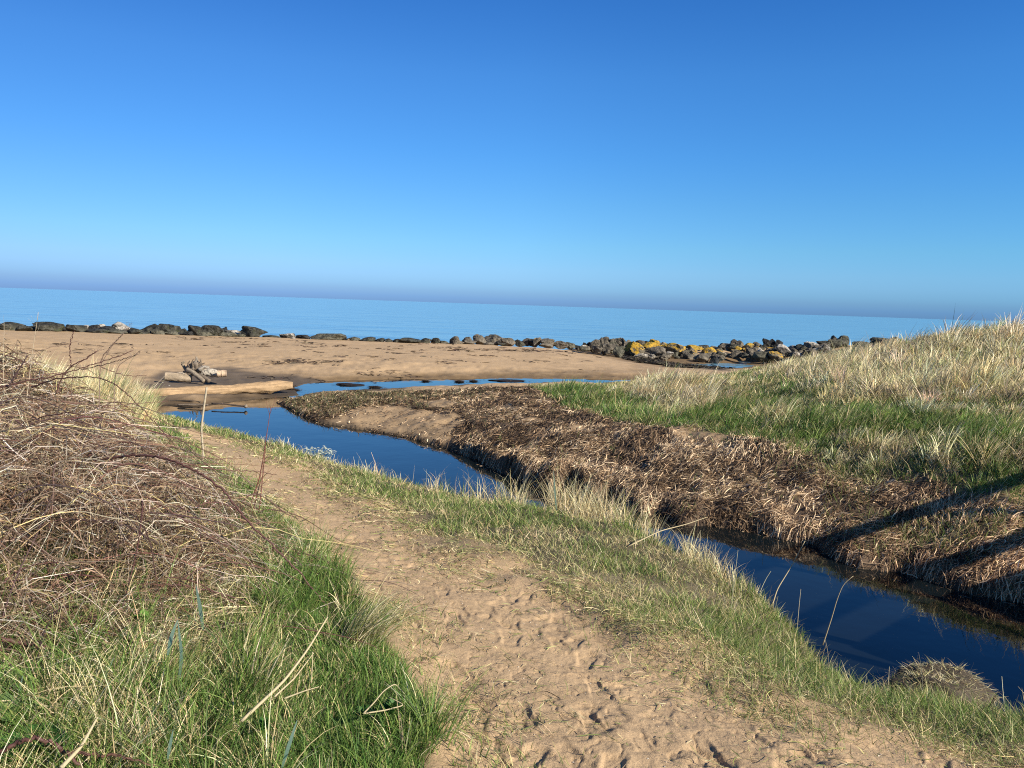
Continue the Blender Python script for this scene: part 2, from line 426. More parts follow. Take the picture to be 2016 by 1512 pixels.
def ground_col(x, y, z, d, dp, dw):
    n1 = fbm(x, y, 1.2, 21); n2 = fbm(x, y, .3, 22)
    c = np.broadcast_to(PALE_SOIL, x.shape + (3,)).copy()
    c = lerp3(c, np.broadcast_to(SOIL, c.shape), sstep(.35, .6, n1))
    # sandy path
    onp = 1 - sstep(-.05, .75, dp + (n2 - .5) * .7 + 2 * (sdist(LDUNE, x, y) < -.0))
    onp = np.maximum(onp, 1 - sstep(.02, .16, dp))
    c = lerp3(c, np.broadcast_to(DRY_SAND, c.shape) * (.93 + .14 * n1)[..., None], onp)
    # beach
    east = sdist(DUNE, x, y)
    beach = sstep(16.5, 18.5, y) * sstep(-.1, .4, east) * sstep(0, .5, sdist(LDUNE, x, y))
    sand = np.broadcast_to(DRY_SAND, c.shape) * (.9 + .2 * fbm(x, y * 2.5, 2.0, 25))[..., None]
    wet = 1 - sstep(.05, .22, z + (n1 - .5) * .10)
    sand = lerp3(sand, np.broadcast_to(WET_SAND, c.shape), wet)
    dk = 1 - sstep(-.4, .5, sdist(DARKPATCH, x, y) + (n1 - .5) * 1.2)
    sand = lerp3(sand, np.broadcast_to(SILT, c.shape), dk * .85)
    c = lerp3(c, sand, beach)
    inw = 1 - sstep(-.05, .3, dw + (n2 - .5) * .3)
    c = lerp3(c, np.broadcast_to(WRACKG, c.shape), inw)
    sf = 1 - sstep(-.05, .12, sdist(SANDFACE, x, y) + (n2 - .5) * .35)
    for sp in SANDSPOTS: sf = np.maximum(sf, 1 - sstep(-.02, .08, sdist(sp, x, y) + (n2 - .5) * .15))
    c = lerp3(c, np.broadcast_to(DRY_SAND * .8, c.shape), sf)
    ws = 1 - sstep(-.3, .3, sdist(WEEDSTRIP, x, y) + (n2 - .5) * 1.)
    c = lerp3(c, np.broadcast_to(C_(.05,.042,.034), c.shape), ws * .9)
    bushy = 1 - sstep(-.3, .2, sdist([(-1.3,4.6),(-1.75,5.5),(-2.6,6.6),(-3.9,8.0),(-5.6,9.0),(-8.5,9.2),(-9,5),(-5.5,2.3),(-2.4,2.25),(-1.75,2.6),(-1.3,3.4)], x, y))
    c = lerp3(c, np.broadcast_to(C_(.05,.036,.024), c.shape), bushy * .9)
    # mud by and under the water
    c = lerp3(c, np.broadcast_to(C_(.06,.045,.03), c.shape), (1 - sstep(.0, .10, z)) * (y < 26) * .8)
    return c, onp, beach
DUNE_FRONT_PX = [(1040,762),(1090,795),(1180,828),(1260,843),(1340,848),(1420,862),(1520,884),(1640,922),(1760,948),(1880,982),(2030,1010)]
DUNE = hpoly(DUNE_FRONT_PX) + [(9,6.5),(14,2),(40,-10),(60,20),(45,60),(24,52),(15.5,43),(13.0,37),(8.2,31),(6.0,28.5),(4.2,26.2),(2.2,24.6)]
LDUNE = [(-30,-30),(-2.5,-30),(-.9,1.0)] + hpoly(PATH_PX_L) + [(-5.7,14.2),(-7.2,16.2),(-8.8,17.3),(-11.5,19.5),(-16,24),(-24,30),(-60,34),(-60,-30)]

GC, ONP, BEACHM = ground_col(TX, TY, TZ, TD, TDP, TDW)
def terrain_mesh():
    V = np.stack([TX, TY, TZ], -1).reshape(-1, 3)
    i = np.arange(NR - 1)[:, None]; j = np.arange(NA)[None]; j2 = (j + 1) % NA
    q = np.stack([i * NA + j + 0 * i, i * NA + j2, (i + 1) * NA + j2, (i + 1) * NA + j], -1).reshape(-1, 4)
    fx = TX.ravel()[q[:, 0]]; fy = TY.ravel()[q[:, 0]]
    dp = TDP.ravel()[q[:, 0]]; be = BEACHM.ravel()[q[:, 0]]; d = TD.ravel()[q[:, 0]]
    zone = np.zeros(len(q), int)                      # 0 dune ground
    zone[(be > .5)] = 2
    zone[(dp < .0) & (fy < 16.5)] = 1
    zone[(d < 0) & (fy < 34)] = 3
    col = GC.reshape(-1, 3)
    mats = {'sand': attr_mat('loose_sand', .95, noise=[(2.2, .88, 1.1), (60, .88, 1.1), (420, .72, 1.26)], bump=[(22, .005), (70, .004), (260, .0022)], spec=.15)}
    for k, nm in enumerate(['ground', 'sand_path', 'beach', 'stream_bed']):
        f = q[zone == k]
        used, inv = np.unique(f, return_inverse=True)
        faces = inv.reshape(-1, 4)
        fl = [faces]
        vv = V[used]; cc = col[used]
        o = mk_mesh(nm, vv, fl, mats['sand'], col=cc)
        tag(o, kind='structure')
terrain_mesh()
# the small patch right under the photographer, and land out to the horizon behind
def patch():
    a = _ang; v = [(0, 0, float(H(np.array([0.]), np.array([0.]))[0][0]))] + [(TX[0, k], TY[0, k], TZ[0, k]) for k in range(NA)]
    f = np.array([(0, 1 + (k + 1) % NA, 1 + k) for k in range(NA)])
    c = np.vstack([DRY_SAND[None], GC[0]])
    o = mk_mesh('sand_underfoot', v, f, bpy.data.materials['loose_sand'], col=c); tag(o, kind='structure')
patch()
def outer():
    n = 120; a = np.linspace(-math.pi, math.pi, n, endpoint=False)
    rings = [(88, None), (140, 3.), (400, 5.), (3000, 8.)]
    V = []; 
    for r, z in rings:
        for t in a:
            x, y = r * math.sin(t), r * math.cos(t)
            seaward = sstep(-.35, .15, np.array(math.cos(t)))
            zz = (3.0 if z is None else z) * (1 - seaward) + (-2.5) * seaward
            if z is None: zz = float(base_h(np.array([np.clip(x, -69, 69)]), np.array([np.clip(y, -44, 84)]))[0]) - .3
            V.append((x, y, zz))
    F = [(k * n + i, k * n + (i + 1) % n, (k + 1) * n + (i + 1) % n, (k + 1) * n + i) for k in range(len(rings) - 1) for i in range(n)]
    o = mk_mesh('land', V, np.array(F), bpy.data.materials['loose_sand'], col=np.tile(C_(.15,.16,.07), (len(V), 1))); tag(o, kind='structure')
outer()

# ================================================================ WATER
def water_mat(name, base, bumps, rough):
    m, n, l, p = new_mat(name)
    p.inputs['Base Color'].default_value = (*base, 1)
    p.inputs['Roughness'].default_value = rough
    p.inputs['IOR'].default_value = 1.33
    p.inputs['Specular IOR Level'].default_value = .5
    tc = n.new('ShaderNodeTexCoord'); nrm = None
    for sc, st, dist in bumps:
        mp = n.new('ShaderNodeMapping'); mp.inputs['Scale'].default_value = st
        l.new(tc.outputs['Object'], mp.inputs[0])
        t = n.new('ShaderNodeTexNoise'); t.inputs['Scale'].default_value = sc; t.inputs['Detail'].default_value = 3
        l.new(mp.outputs[0], t.inputs['Vector'])
        b = n.new('ShaderNodeBump'); b.inputs['Distance'].default_value = dist
        l.new(t.outputs[0], b.inputs['Height'])
        if nrm is not None: l.new(nrm, b.inputs['Normal'])
        nrm = b.outputs[0]
    l.new(nrm, p.inputs['Normal'])
    return m
def stream():
    m = water_mat('stream_water', (.006, .009, .010), [(1.3, (1, 1, 1), .004), (9, (1, 1, 1), .0004)], .0)
    xs = np.arange(-13, 20.1, 1.); ys = np.arange(-10, 33.6, 1.)
    V = [(x, y, 0) for y in ys for x in xs]; nx = len(xs)
    F = []
    for j in range(len(ys) - 1):
        for i in range(nx - 1):
            cx, cy = xs[i] + .5, ys[j] + .5
            if sdist(STREAM, np.array([cx]), np.array([cy]))[0] < 1.0:
                F.append((j * nx + i, j * nx + i + 1, (j + 1) * nx + i + 1, (j + 1) * nx + i))
    o = mk_mesh('stream_water', V, np.array(F), m); tag(o, kind='structure')
stream()
def sea():
    m = water_mat('sea_water', (.13, .29, .39), [(.10, (.25, 1, 1), .6), (.7, (.2, 1, 1), .16)], .16)
    ang = np.linspace(R(-88), R(88), 60); V = []; F = []
    rings = [34, 45, 70, 120, 300, 1000, 4000, 15000, 60000]
    for r in rings:
        for a in ang: V.append((r * math.sin(a), r * math.cos(a), SEA_Z))
    n = len(ang)
    for k in range(len(rings) - 1):
        for i in range(n - 1): F.append((k * n + i, k * n + i + 1, (k + 1) * n + i + 1, (k + 1) * n + i))
    n_, l_ = m.node_tree.nodes, m.node_tree.links; pr = n_['Principled BSDF']
    tc = n_.new('ShaderNodeTexCoord'); mp = n_.new('ShaderNodeMapping'); mp.inputs['Scale'].default_value = (.045, .30, 1); l_.new(tc.outputs['Object'], mp.inputs[0])
    tn = n_.new('ShaderNodeTexNoise'); tn.inputs['Scale'].default_value = 1.0; tn.inputs['Detail'].default_value = 6; tn.inputs['Roughness'].default_value = .65; l_.new(mp.outputs[0], tn.inputs['Vector'])
    rp = n_.new('ShaderNodeValToRGB'); rp.color_ramp.elements[0].position = .36; rp.color_ramp.elements[1].position = .52
    rp.color_ramp.elements[0].color = (.06, .18, .30, 1); rp.color_ramp.elements[1].color = (.135, .30, .395, 1)
    l_.new(tn.outputs[0], rp.inputs[0]); l_.new(rp.outputs[0], pr.inputs['Base Color'])
    o = mk_mesh('sea', V, np.array(F)[:, ::-1], m); tag(o, kind='structure')
sea()
# ================================================================ fast look-ups of the finished ground
def _lk(x0, x1, y0, y1, s):
    gx = np.arange(x0, x1 + s, s); gy = np.arange(y0, y1 + s, s)
    X, Y = np.meshgrid(gx, gy, indexing='ij')
    h, d, dp, dw = H(X, Y)
    n = 4; A = np.stack([h, d, dp, dw], -1)
    def f(x, y):
        u = np.clip((x - x0) / s, 0, len(gx) - 1.001); v = np.clip((y - y0) / s, 0, len(gy) - 1.001)
        i = u.astype(int); j = v.astype(int); a = (u - i)[..., None]; b = (v - j)[..., None]
        return (A[i, j] * (1 - a) + A[i + 1, j] * a) * (1 - b) + (A[i, j + 1] * (1 - a) + A[i + 1, j + 1] * a) * b
    return f
_ln = _lk(-10, 14, 0, 20, .04)
_lf = _lk(-32, 46, -4, 64, .14)
def G(x, y):
    """height, distance to stream, to path, to weed bank"""
    x = np.asarray(x, float); y = np.asarray(y, float)
    n = (x > -10) & (x < 14) & (y > 0) & (y < 20)
    r = _lf(x, y)
    if n.any():
        r = np.where(n[..., None], _ln(np.clip(x, -10, 14), np.clip(y, 0, 20)), r)
    return r
def GH(x, y): return G(x, y)[..., 0]

# ================================================================ ROCKS
def rock_mat(name, base, dark, light, lichen=0.0, pale=0.0, green=0.0, tint=(1, 1, 1)):
    m, n, l, p = new_mat(name)
    p.inputs['Roughness'].default_value = .85; p.inputs['Specular IOR Level'].default_value = .2
    tc = n.new('ShaderNodeTexCoord')
    def noise(sc, det=5, ro=.6):
        t = n.new('ShaderNodeTexNoise'); t.inputs['Scale'].default_value = sc; t.inputs['Detail'].default_value = det; t.inputs['Roughness'].default_value = ro
        l.new(tc.outputs['Object'], t.inputs['Vector']); return t.outputs[0]
    r = n.new('ShaderNodeValToRGB'); c = r.color_ramp
    c.elements[0].position = .36; c.elements[0].color = (*dark, 1); c.elements[1].position = .66; c.elements[1].color = (*light, 1)
    e = c.elements.new(.5); e.color = (*base, 1)
    l.new(noise(3.2), r.inputs[0]); col = r.outputs[0]
    geo = n.new('ShaderNodeNewGeometry'); sp = n.new('ShaderNodeSeparateXYZ'); l.new(geo.outputs['Normal'], sp.inputs[0])
    def patch(color, cover, scale, up):
        nonlocal col
        # cover grows where the rock faces up, broken up by noise
        a = n.new('ShaderNodeMath'); a.operation = 'MULTIPLY_ADD'; a.inputs[1].default_value = up
        l.new(sp.outputs['Z'], a.inputs[0]); l.new(noise(scale, 6, .7), a.inputs[2])
        mr = n.new('ShaderNodeMapRange'); th = 1.0 - cover
        mr.inputs['From Min'].default_value = th; mr.inputs['From Max'].default_value = th + .10
        l.new(a.outputs[0], mr.inputs[0])
        mx = n.new('ShaderNodeMix'); mx.data_type = 'RGBA'
        l.new(mr.outputs[0], mx.inputs[0]); l.new(col, mx.inputs[6]); mx.inputs[7].default_value = (*color, 1)
        col = mx.outputs[2]
    if green: patch((.062, .068, .026), green, 2.2, .0)
    if pale: patch((.46, .41, .33), pale, 1.8, .3)
    if lichen: patch((.50, .29, .03), lichen, 3.0, .36); patch((.30, .21, .05), lichen * .82, 9.0, .2)
    l.new(col, p.inputs['Base Color'])
    b = n.new('ShaderNodeBump'); b.inputs['Distance'].default_value = .16; l.new(noise(7, 8, .65), b.inputs['Height']); l.new(b.outputs[0], p.inputs['Normal'])
    return m
RM = {
 'd': rock_mat('dark_weedy_rock', (.048,.045,.034), (.018,.018,.015), (.095,.088,.066), green=.42),
 'k': rock_mat('black_wet_rock', (.030,.030,.028), (.014,.014,.014), (.055,.052,.048)),
 'g': rock_mat('grey_brown_rock', (.145,.120,.085), (.060,.052,.040), (.22,.185,.135)),
 'm': rock_mat('olive_grey_rock', (.10,.092,.062), (.045,.042,.030), (.16,.145,.10), green=.35),
 'p': rock_mat('pale_streaked_rock', (.17,.145,.11), (.07,.06,.045), (.30,.26,.2), pale=.36),
 'y': rock_mat('lichen_rock', (.15,.125,.085), (.06,.052,.038), (.22,.19,.13), lichen=.50),
 'z': rock_mat('lichen_speckled_rock', (.16,.135,.095), (.07,.06,.045), (.25,.21,.15), lichen=.26),
 'b': rock_mat('white_topped_rock', (.075,.068,.052), (.03,.028,.022), (.14,.125,.1), pale=.34),
}
import bmesh
def _ico(sub):
    bm = bmesh.new(); bmesh.ops.create_icosphere(bm, subdivisions=sub, radius=1)
    V = np.array([v.co[:] for v in bm.verts]); F = np.array([[v.index for v in f.verts] for f in bm.faces]); bm.free()
    return V, F
_ICO = {s: _ico(s) for s in (3, 4, 5)}
def n3(P, s, seed):
    return (vnoise(P[:, 0] + P[:, 2] * .7, P[:, 1] - P[:, 2] * .5, s, seed) + vnoise(P[:, 1] + 3.1, P[:, 2] * 1.1 + P[:, 0] * .4, s, seed + 7)) / 2
def rock(name, c, w, h, dep, mat, seed, sub=4, blocky=.5, rough=1.0, parent=None, yaw=None):
    """an angular boulder: a ball cut by random planes, softened and roughened, sunk a little in the ground"""
    rg = np.random.default_rng(seed)
    V, F = _ICO[sub]
    npl = rg.integers(13, 22)
    N = rg.normal(size=(npl, 3)); N /= np.linalg.norm(N, axis=1)[:, None]
    if rg.random() < .25: N = np.vstack([N, [[.1, .05, 1.]]])
    D = rg.uniform(.52, .98, len(N))
    dots = V @ N.T
    rad = np.min(np.where(dots > .05, D[None] / np.maximum(dots, .05), 9), axis=1)
    rad = np.minimum(rad, 1.1)
    P = V * rad[:, None]
    # ledges, cracks and dents
    led = n3(P * 1.0 + seed * 1.7, .62, 3)
    crk = np.abs(n3(P + seed * .9, .5, 8) - .5)
    P = P * (1 + rough * (.34 * (led - .5) - .10 * np.exp(-(crk / .025) ** 2) + .12 * (n3(P + seed, .2, 5) - .5)))[:, None]
    mn, mx = P.min(0), P.max(0); P = (P - (mn + mx) / 2) / ((mx - mn) / 2)
    a = rg.uniform(-.5, .5) if yaw is None else yaw
    R_ = np.array([[math.cos(a), -math.sin(a)], [math.sin(a), math.cos(a)]])
    P = P * np.array([w / 2, dep / 2, h / 2 * 1.25])
    P[:, :2] = P[:, :2] @ R_.T
    P[:, 2] += h / 2 * .75
    o = mk_mesh(name, P, F, mat, parent, smooth=False)
    if sub >= 4:
        o.data.polygons.foreach_set('use_smooth', np.ones(len(F), bool))
        try: o.data.set_sharp_from_angle(angle=R(24))
        except Exception: pass
    o.location = c
    return o
def rock_px(px, top, base, w, kind, label, group, seed, name='boulder', ahead=0.0, cat='boulder', **k):
    """a boulder that stands where the photo shows it, measured from its foot on the ground"""
    if px < 1145:
        z = np.interp(px, [0, 200, 400, 600, 800, 1000, 1100, 1145], [.70, .66, .60, .53, .46, .40, .32, .10])
        y = at_z(np.array(px), np.array(base), z)[1] + ahead
    else:
        y = 46.5 + (np.interp(px, [1140,1180,1240,1300,1400,1450,1500,1560,1640,1760], [692,698,706,710,718,712,710,706,696,690]) - base) * .22 + ahead
    c = at_y(np.array(px), np.array(base), y)
    t = at_y(np.array(px), np.array(top), y)
    hh = t[2] - c[2]
    s = np.linalg.norm((c - CAM)) / F_PX
    ww = w * s
    z0 = c[2]
    dep = max(ww * k.pop('dr', .8), .25)
    return tag(rock(name, (c[0], c[1] + dep * .3, z0), ww * 1.06, hh, dep, RM[kind], seed, **k), label, cat, group)

ROWG = 'boulders along the top of the beach'
MIDG = 'boulders at the middle of the shore'
YELG = 'boulders of the rocky point'
ROCKS = [
 # px, top, base, width, kind, label, group
 (10,634,651,46,'d','broad dark weedy boulder cut by the left edge of the photo',ROWG),
 (40,641,652,34,'d','low greenish boulder just right of the one cut by the left edge',ROWG),
 (60,641,650,26,'k','small black boulder left of the rounded dark boulder behind the tall dry stalk',ROWG),
 (84,634,653,50,'d','rounded dark boulder behind the tall dry stalk at the left',ROWG),
 (118,643,653,30,'k','low black boulder right of the rounded one behind the dry stalk',ROWG),
 (146,639,654,32,'d','dark domed boulder midway between the dry stalk and the pale-cheeked boulder',ROWG),
 (166,640,648,15,'p','small pale rock showing behind the dark row, left of its twin',ROWG),
 (182,638.5,652,20,'k','small dark rounded boulder between two pale rocks in the row',ROWG),
 (198,638,647,16,'p','small pale rock behind the row, next to the pale-cheeked boulder',ROWG),
 (188,647,656,44,'d','low flat weedy boulder in front of the two small pale rocks',ROWG),
 (208,642,655,34,'k','black wedge boulder leaning on the left of the pale-cheeked boulder',ROWG),
 (230,634,654,38,'b','domed boulder with a pale right cheek on the dark row',ROWG),
 (222,649,657,40,'m','low olive boulder at the foot of the pale-cheeked boulder',ROWG),
 (262,645,658,30,'d','low dark boulder right of the pale-cheeked boulder',ROWG),
 (290,637,657,34,'d','peaked dark boulder starting the tall run above the bramble tips',ROWG),
 (327,638,659,56,'d','long flat-topped dark boulder, broadest of the left row',ROWG),
 (308,648,659,30,'m','olive wedge at the foot of the long flat-topped boulder',ROWG),
 (334,651,660,28,'m','pale green slab at the foot of the long flat-topped boulder',ROWG),
 (358,646,660,24,'d','small dark boulder between the flat-topped one and a domed one',ROWG),
 (379,640,661,34,'d','domed dark boulder left of the broad hump beside the gap',ROWG),
 (372,651,661,26,'k','black low boulder at the foot of the domed dark boulder',ROWG),
 (410,640.5,662,46,'d','broad humped dark boulder left of the pale-tipped low rock',ROWG),
 (400,653,662,26,'m','low green slab under the broad humped boulder',ROWG),
 (436,643,660,18,'k','small square black boulder against the broad hump',ROWG),
 (458,650,661,30,'b','low grey rock with a pale tip',ROWG),  # pale patches of the rock colour, mostly on upward faces
 (438,654,662.5,40,'m','low green mossy slab below the pale-tipped rock',ROWG),
 (474,657,663,28,'m','thin green slab running up to the big solitary boulder',ROWG),
 (498,642,664,50,'d','big angular dark boulder standing alone with a knobbed right side',ROWG),
 (532,660,665.5,34,'d','low dark hump right of the big solitary boulder',ROWG),
 (565,656,666.5,30,'b','grey hump with a white patch beside it on the sand',ROWG),
 (576,663,667.5,10,'p','small white stone in front of the grey hump',ROWG),
 (594,659,667,30,'k','low black boulder right of the white-patched hump',ROWG),
 (643,656,669,66,'m','long olive ridge-backed boulder with a pointed right end',ROWG),
 (676,665,670,18,'k','small black rock at the pointed end of the long ridge-backed boulder',ROWG),
 (697,663,671.5,24,'m','low square grey block on the sand',ROWG),
 (724,663,673,28,'d','dark block with a sharp left corner, right of the square grey block',ROWG),
 (737,668,673,12,'d','tiny dark stone beside the sharp-cornered block',ROWG),
 (749,665,674,16,'d','small dark pyramid stone, first of three in a row',ROWG),
 (764,666,674.5,16,'d','small dark stone, middle of three in a row',ROWG),
 (779,666.5,675,16,'d','small dark stone, last of three in a row',ROWG),
 (806,665,677,46,'d','broad dark hump with a flat top at the middle of the shore',MIDG),
 (836,665.5,677,24,'d','dark pointed boulder left of another just like it, by the sand crest',MIDG),
 (857,665,677.5,22,'d','dark pyramid boulder left of the tilted grey wedge',MIDG),
 (874,671,678,22,'m','low grey stone between the dark pyramid and the tilted grey wedge',MIDG),
 (896,661.5,678.5,24,'g','tilted grey wedge boulder with a sharp point',MIDG),
 (904,671,678.5,18,'g','small brown boulder at the foot of the tilted wedge',MIDG),
 (921,663,677,22,'g','rounded grey boulder behind the tilted wedge',MIDG),
 (925,669,678.5,30,'g','low brown block left of the two big blocks',MIDG),
 (943,658,677,30,'g','tall grey block, left half of the biggest pair on the middle shore',MIDG),
 (972,658.5,677,44,'g','long flat-topped grey block, right half of the biggest pair',MIDG),
 (997,665,679,34,'g','brown block stepping down right of the biggest pair',MIDG),
 (962,673,679.5,20,'g','low tan stone on the sand under the biggest pair',MIDG),
 (988,675,680,20,'d','low dark stone on the sand under the biggest pair',MIDG),
 (1023,668.5,680,22,'d','dark boulder at the left end of the split grey ridge',MIDG),
 (1037,666,679,20,'g','grey boulder second from the left of the split grey ridge',MIDG),
 (1048,667,680,18,'d','narrow dark boulder left of the yellowish upright block',MIDG),
 (1057,664,681,18,'z','yellowish upright block in the split grey ridge',MIDG),
 (1080,666,682.5,42,'g','long brown block right of the yellowish upright block',MIDG),
 (1075,675,683.5,30,'g','low brown slab in front of the long brown block',MIDG),
 (1104,671,684,28,'g','rounded brown boulder at the low end of the split ridge',MIDG),
 (1121,673.5,685.5,22,'m','last rounded boulder of the split ridge before the water gap',MIDG),
 (1140,680,687,20,'d','low dark rock in the gap before the blocky outcrop',YELG),
 (1152,682,690,24,'m','flat olive rock with a mossy foot beside the tide pool',YELG),
 (1150,674,686,14,'d','small dark knob behind the flat olive rock',YELG),
 (1160,673,687,14,'d','narrow dark boulder at the left foot of the blocky outcrop',YELG),
 (1170,668,690,20,'g','steep brown boulder on the left flank of the blocky outcrop',YELG),
 (1181,664,684,16,'g','tall split boulder up the left flank of the blocky outcrop',YELG),
 (1190,662.5,680,20,'g','topmost rounded boulder of the blocky outcrop',YELG),
 (1203,666,682,20,'g','brown boulder right of the top of the blocky outcrop',YELG),
 (1217,664,682,22,'g','square brown boulder crowning the right of the blocky outcrop',YELG),
 (1227,665,684,16,'g','jagged narrow boulder at the right end of the outcrop top',YELG),
 (1176,680,694,22,'g','squat boulder at the water on the blocky outcrop',YELG),
 (1197,677,695,28,'g','wide brown boulder at the foot of the blocky outcrop',YELG),
 (1216,678,694,24,'g','slanted brown boulder low on the right of the outcrop',YELG),
 (1219,682,703,22,'m','dark-sided wedge boulder standing at the sand edge by the pool',YELG),
 (1238,669,690,18,'g','grey boulder behind the left yellow boulder',YELG),
 (1262,670,686,22,'g','grey boulder peeping over the left yellow boulder',YELG),
 (1275,671,685,14,'d','small dark boulder between the two leftmost yellow boulders',YELG),
 (1250,671.5,702,38,'y','leftmost yellow lichen boulder, tall with a shaded left face',YELG),
 (1288,668,690,24,'y','highest yellow boulder, rounded and covered in lichen',YELG),
 (1277,673,697,34,'y','broad yellow boulder below the highest one',YELG),
 (1290,682,704,50,'g','bare grey cracked boulder under the broad yellow one',YELG),
 (1306,679,694,20,'y','small yellow boulder left of the wide hollow-footed one',YELG),
 (1330,675,699,50,'y','wide yellow boulder with a black hollow under it',YELG),
 (1366,679,694,44,'y','long flat yellow ledge right of the hollow-footed boulder',YELG),
 (1262,696,705,26,'p','pale grey flat rock below the leftmost yellow boulder',YELG),
 (1282,697,706,18,'p','pale grey block right of the flat pale rock at the water',YELG),
 (1308,696,708,18,'g','squat grey block at the pool edge under the hollow',YELG),
 (1348,689,702,16,'g','rounded brown stone right of the black hollow',YELG),
 (1363,690,703,20,'z','brown stone with specks of lichen below the yellow ledge',YELG),
 (1382,694,715,34,'g','large bare grey boulder at the edge of the black weed',YELG),
 (1358,698,708,18,'g','small grey block left of the large bare boulder',YELG),
 (1397,683,702,28,'y','yellow-topped boulder at the end of the flat ledge',YELG),
 (1416,687,700,18,'z','brown boulder right of the last big yellow-topped one',YELG),
 (1406,700,716,18,'k','black wet boulder beside the large bare grey one',YELG),
 (1420,701,712,16,'g','small brown stone among the rocks above the reed pool',YELG),
 (1385,679,688,22,'d','flat dark rock behind the yellow ledge',YELG),
 (1408,681,689,20,'g','flat grey rock on the skyline right of the yellow ledge',YELG),
 (1430,676,690,28,'g','grey boulder at the left foot of the knobbed skyline pile',YELG),
 (1448,667.5,680,18,'g','knob boulder on top of the skyline pile',YELG),
 (1457,670,682,14,'g','small grey boulder right of the knob on the skyline pile',YELG),
 (1445,676,690,26,'m','olive boulder under the knob of the skyline pile',YELG),
 (1475,675,690,24,'y','bright yellow rounded boulder in the middle of the rubble',YELG),
 (1455,682,691,14,'y','small bright yellow stone left of the rounded yellow boulder',YELG),
 (1466,685,692,10,'y','tiny yellow stone touching the rounded yellow boulder',YELG),
 (1492,673,686,20,'g','brown boulder between the yellow one and the black cluster',YELG),
 (1488,682,694,18,'z','stone with faint lichen below the black cluster',YELG),
 (1509,666,680,14,'k','tall black boulder, leftmost peak of the black cluster',YELG),
 (1521,667,682,13,'k','black boulder, middle peak of the black cluster',YELG),
 (1534,669,682,18,'k','black boulder, right peak of the black cluster',YELG),
 (1512,675,686,20,'d','dark grey boulder under the black cluster',YELG),
 (1528,678,688,18,'k','low black boulder under the right peak of the cluster',YELG),
 (1505,692,709,36,'m','dark-shaded boulder with a lichen rim above the reed pool',YELG),
 (1518,684,696,22,'z','yellow-spotted ledge above the dark-shaded boulder',YELG),
 (1532,692,708,34,'z','brown slab with yellow crust beside the dark-shaded boulder',YELG),
 (1547,678,699,30,'p','large white-streaked boulder in the right-hand rubble',YELG),
 (1564,680,696,22,'p','white-topped wedge right of the large streaked boulder',YELG),
 (1570,692,703,24,'p','low pale boulder below the white-topped wedge',YELG),
 (1581,677.5,696,24,'m','rounded olive boulder between pale ones on the right',YELG),
 (1588,676,684,10,'k','small black stone behind the rounded olive boulder',YELG),
 (1602,673,690,30,'p','pale-capped boulder right of the rounded olive one',YELG),
 (1598,687,701,26,'g','brown slab under the pale-capped boulder',YELG),
 (1624,677,694,22,'p','pale split boulder at the start of the grass',YELG),
 (1618,673,682,14,'d','dark stone behind the pale split boulder',YELG),
 (1630,671,681,34,'d','thin dark slab sloping up to the twin peaks',YELG),
 (1641,660,676,13,'g','narrow brown peak, left of the twin peaks on the skyline',YELG),
 (1659,660,681,26,'m','rounded grey peak, right of the twin peaks on the skyline',YELG),
 (1650,668,684,38,'m','broad base boulder under the twin peaks',YELG),
 (1700,672.5,682,34,'m','low flat slab on the skyline between twin peaks and dune',YELG),
 (1742,665,681,40,'m','flat dark ledge on the skyline left of the dune',YELG),
 (1766,664,680,24,'d','small dark ledge rock touching the dune grass on the skyline',YELG),
]
for i, (px, top, base, w, kind, lab, grp) in enumerate(ROCKS):
    big = w > 30
    rock_px(px, top, base, w, kind, lab, grp, 100 + i, sub=4, rough=1.2, ahead=(0.0 if px < 1150 else 0.0))
# rubble between the larger boulders of the point
_rr = random.Random(5)
def rub_label(px, kind):
    c = {'g': 'grey-brown', 'm': 'olive-grey', 'z': 'lichen-flecked', 'p': 'pale', 'd': 'dark'}[kind]
    w = ('in the blocky outcrop beside the tide pool' if px < 1235 else 'between the leftmost yellow boulders' if px < 1320 else 'under the yellow ledge and hollow-footed boulder' if px < 1400
         else 'below the knobbed skyline pile' if px < 1480 else 'around the black boulder cluster' if px < 1545 else 'between the white-streaked boulders by the grass')
    return 'small %s stone wedged %s' % (c, w)
k = 0
for i in range(170):
    t = _rr.random()
    px = 1140 + 500 * t
    top_line = np.interp(px, [1140,1180,1240,1300,1400,1450,1500,1560,1640],[684,668,672,674,684,682,682,682,680])
    bot_line = np.interp(px, [1140,1180,1240,1300,1400,1450,1500,1560,1640],[688,694,702,706,714,706,706,704,694])
    base = _rr.uniform(top_line + 8, bot_line)
    w = _rr.uniform(9, 20)
    kind = _rr.choice('gggmmzpd' if px < 1520 else 'ggmpppz')
    rock_px(px, base - w * _rr.uniform(.45, .75), base, w, kind, rub_label(px, kind), 'rubble of the rocky point', 900 + i, name='stone', cat='stone', sub=3, rough=1.1)
for i in range(44):
    px = _rr.uniform(0, 490); base = np.interp(px, [0, 200, 400, 480], [650.5, 656, 661, 663]) + _rr.uniform(-2.5, .5)
    w = _rr.uniform(12, 24)
    rock_px(px, base - _rr.uniform(5, 8), base, w, _rr.choice('ddkm'), 'low dark stone ' + ('left of the boulder behind the dry stalk' if px < 70 else 'between the dry stalk and the pale-cheeked boulder' if px < 215 else 'under the long flat-topped boulder' if px < 350 else 'under the broad humped boulder' if px < 440 else 'beside the big solitary boulder'), 'stones at the foot of the boulder row', 1500 + i, name='stone', cat='stone', sub=3)
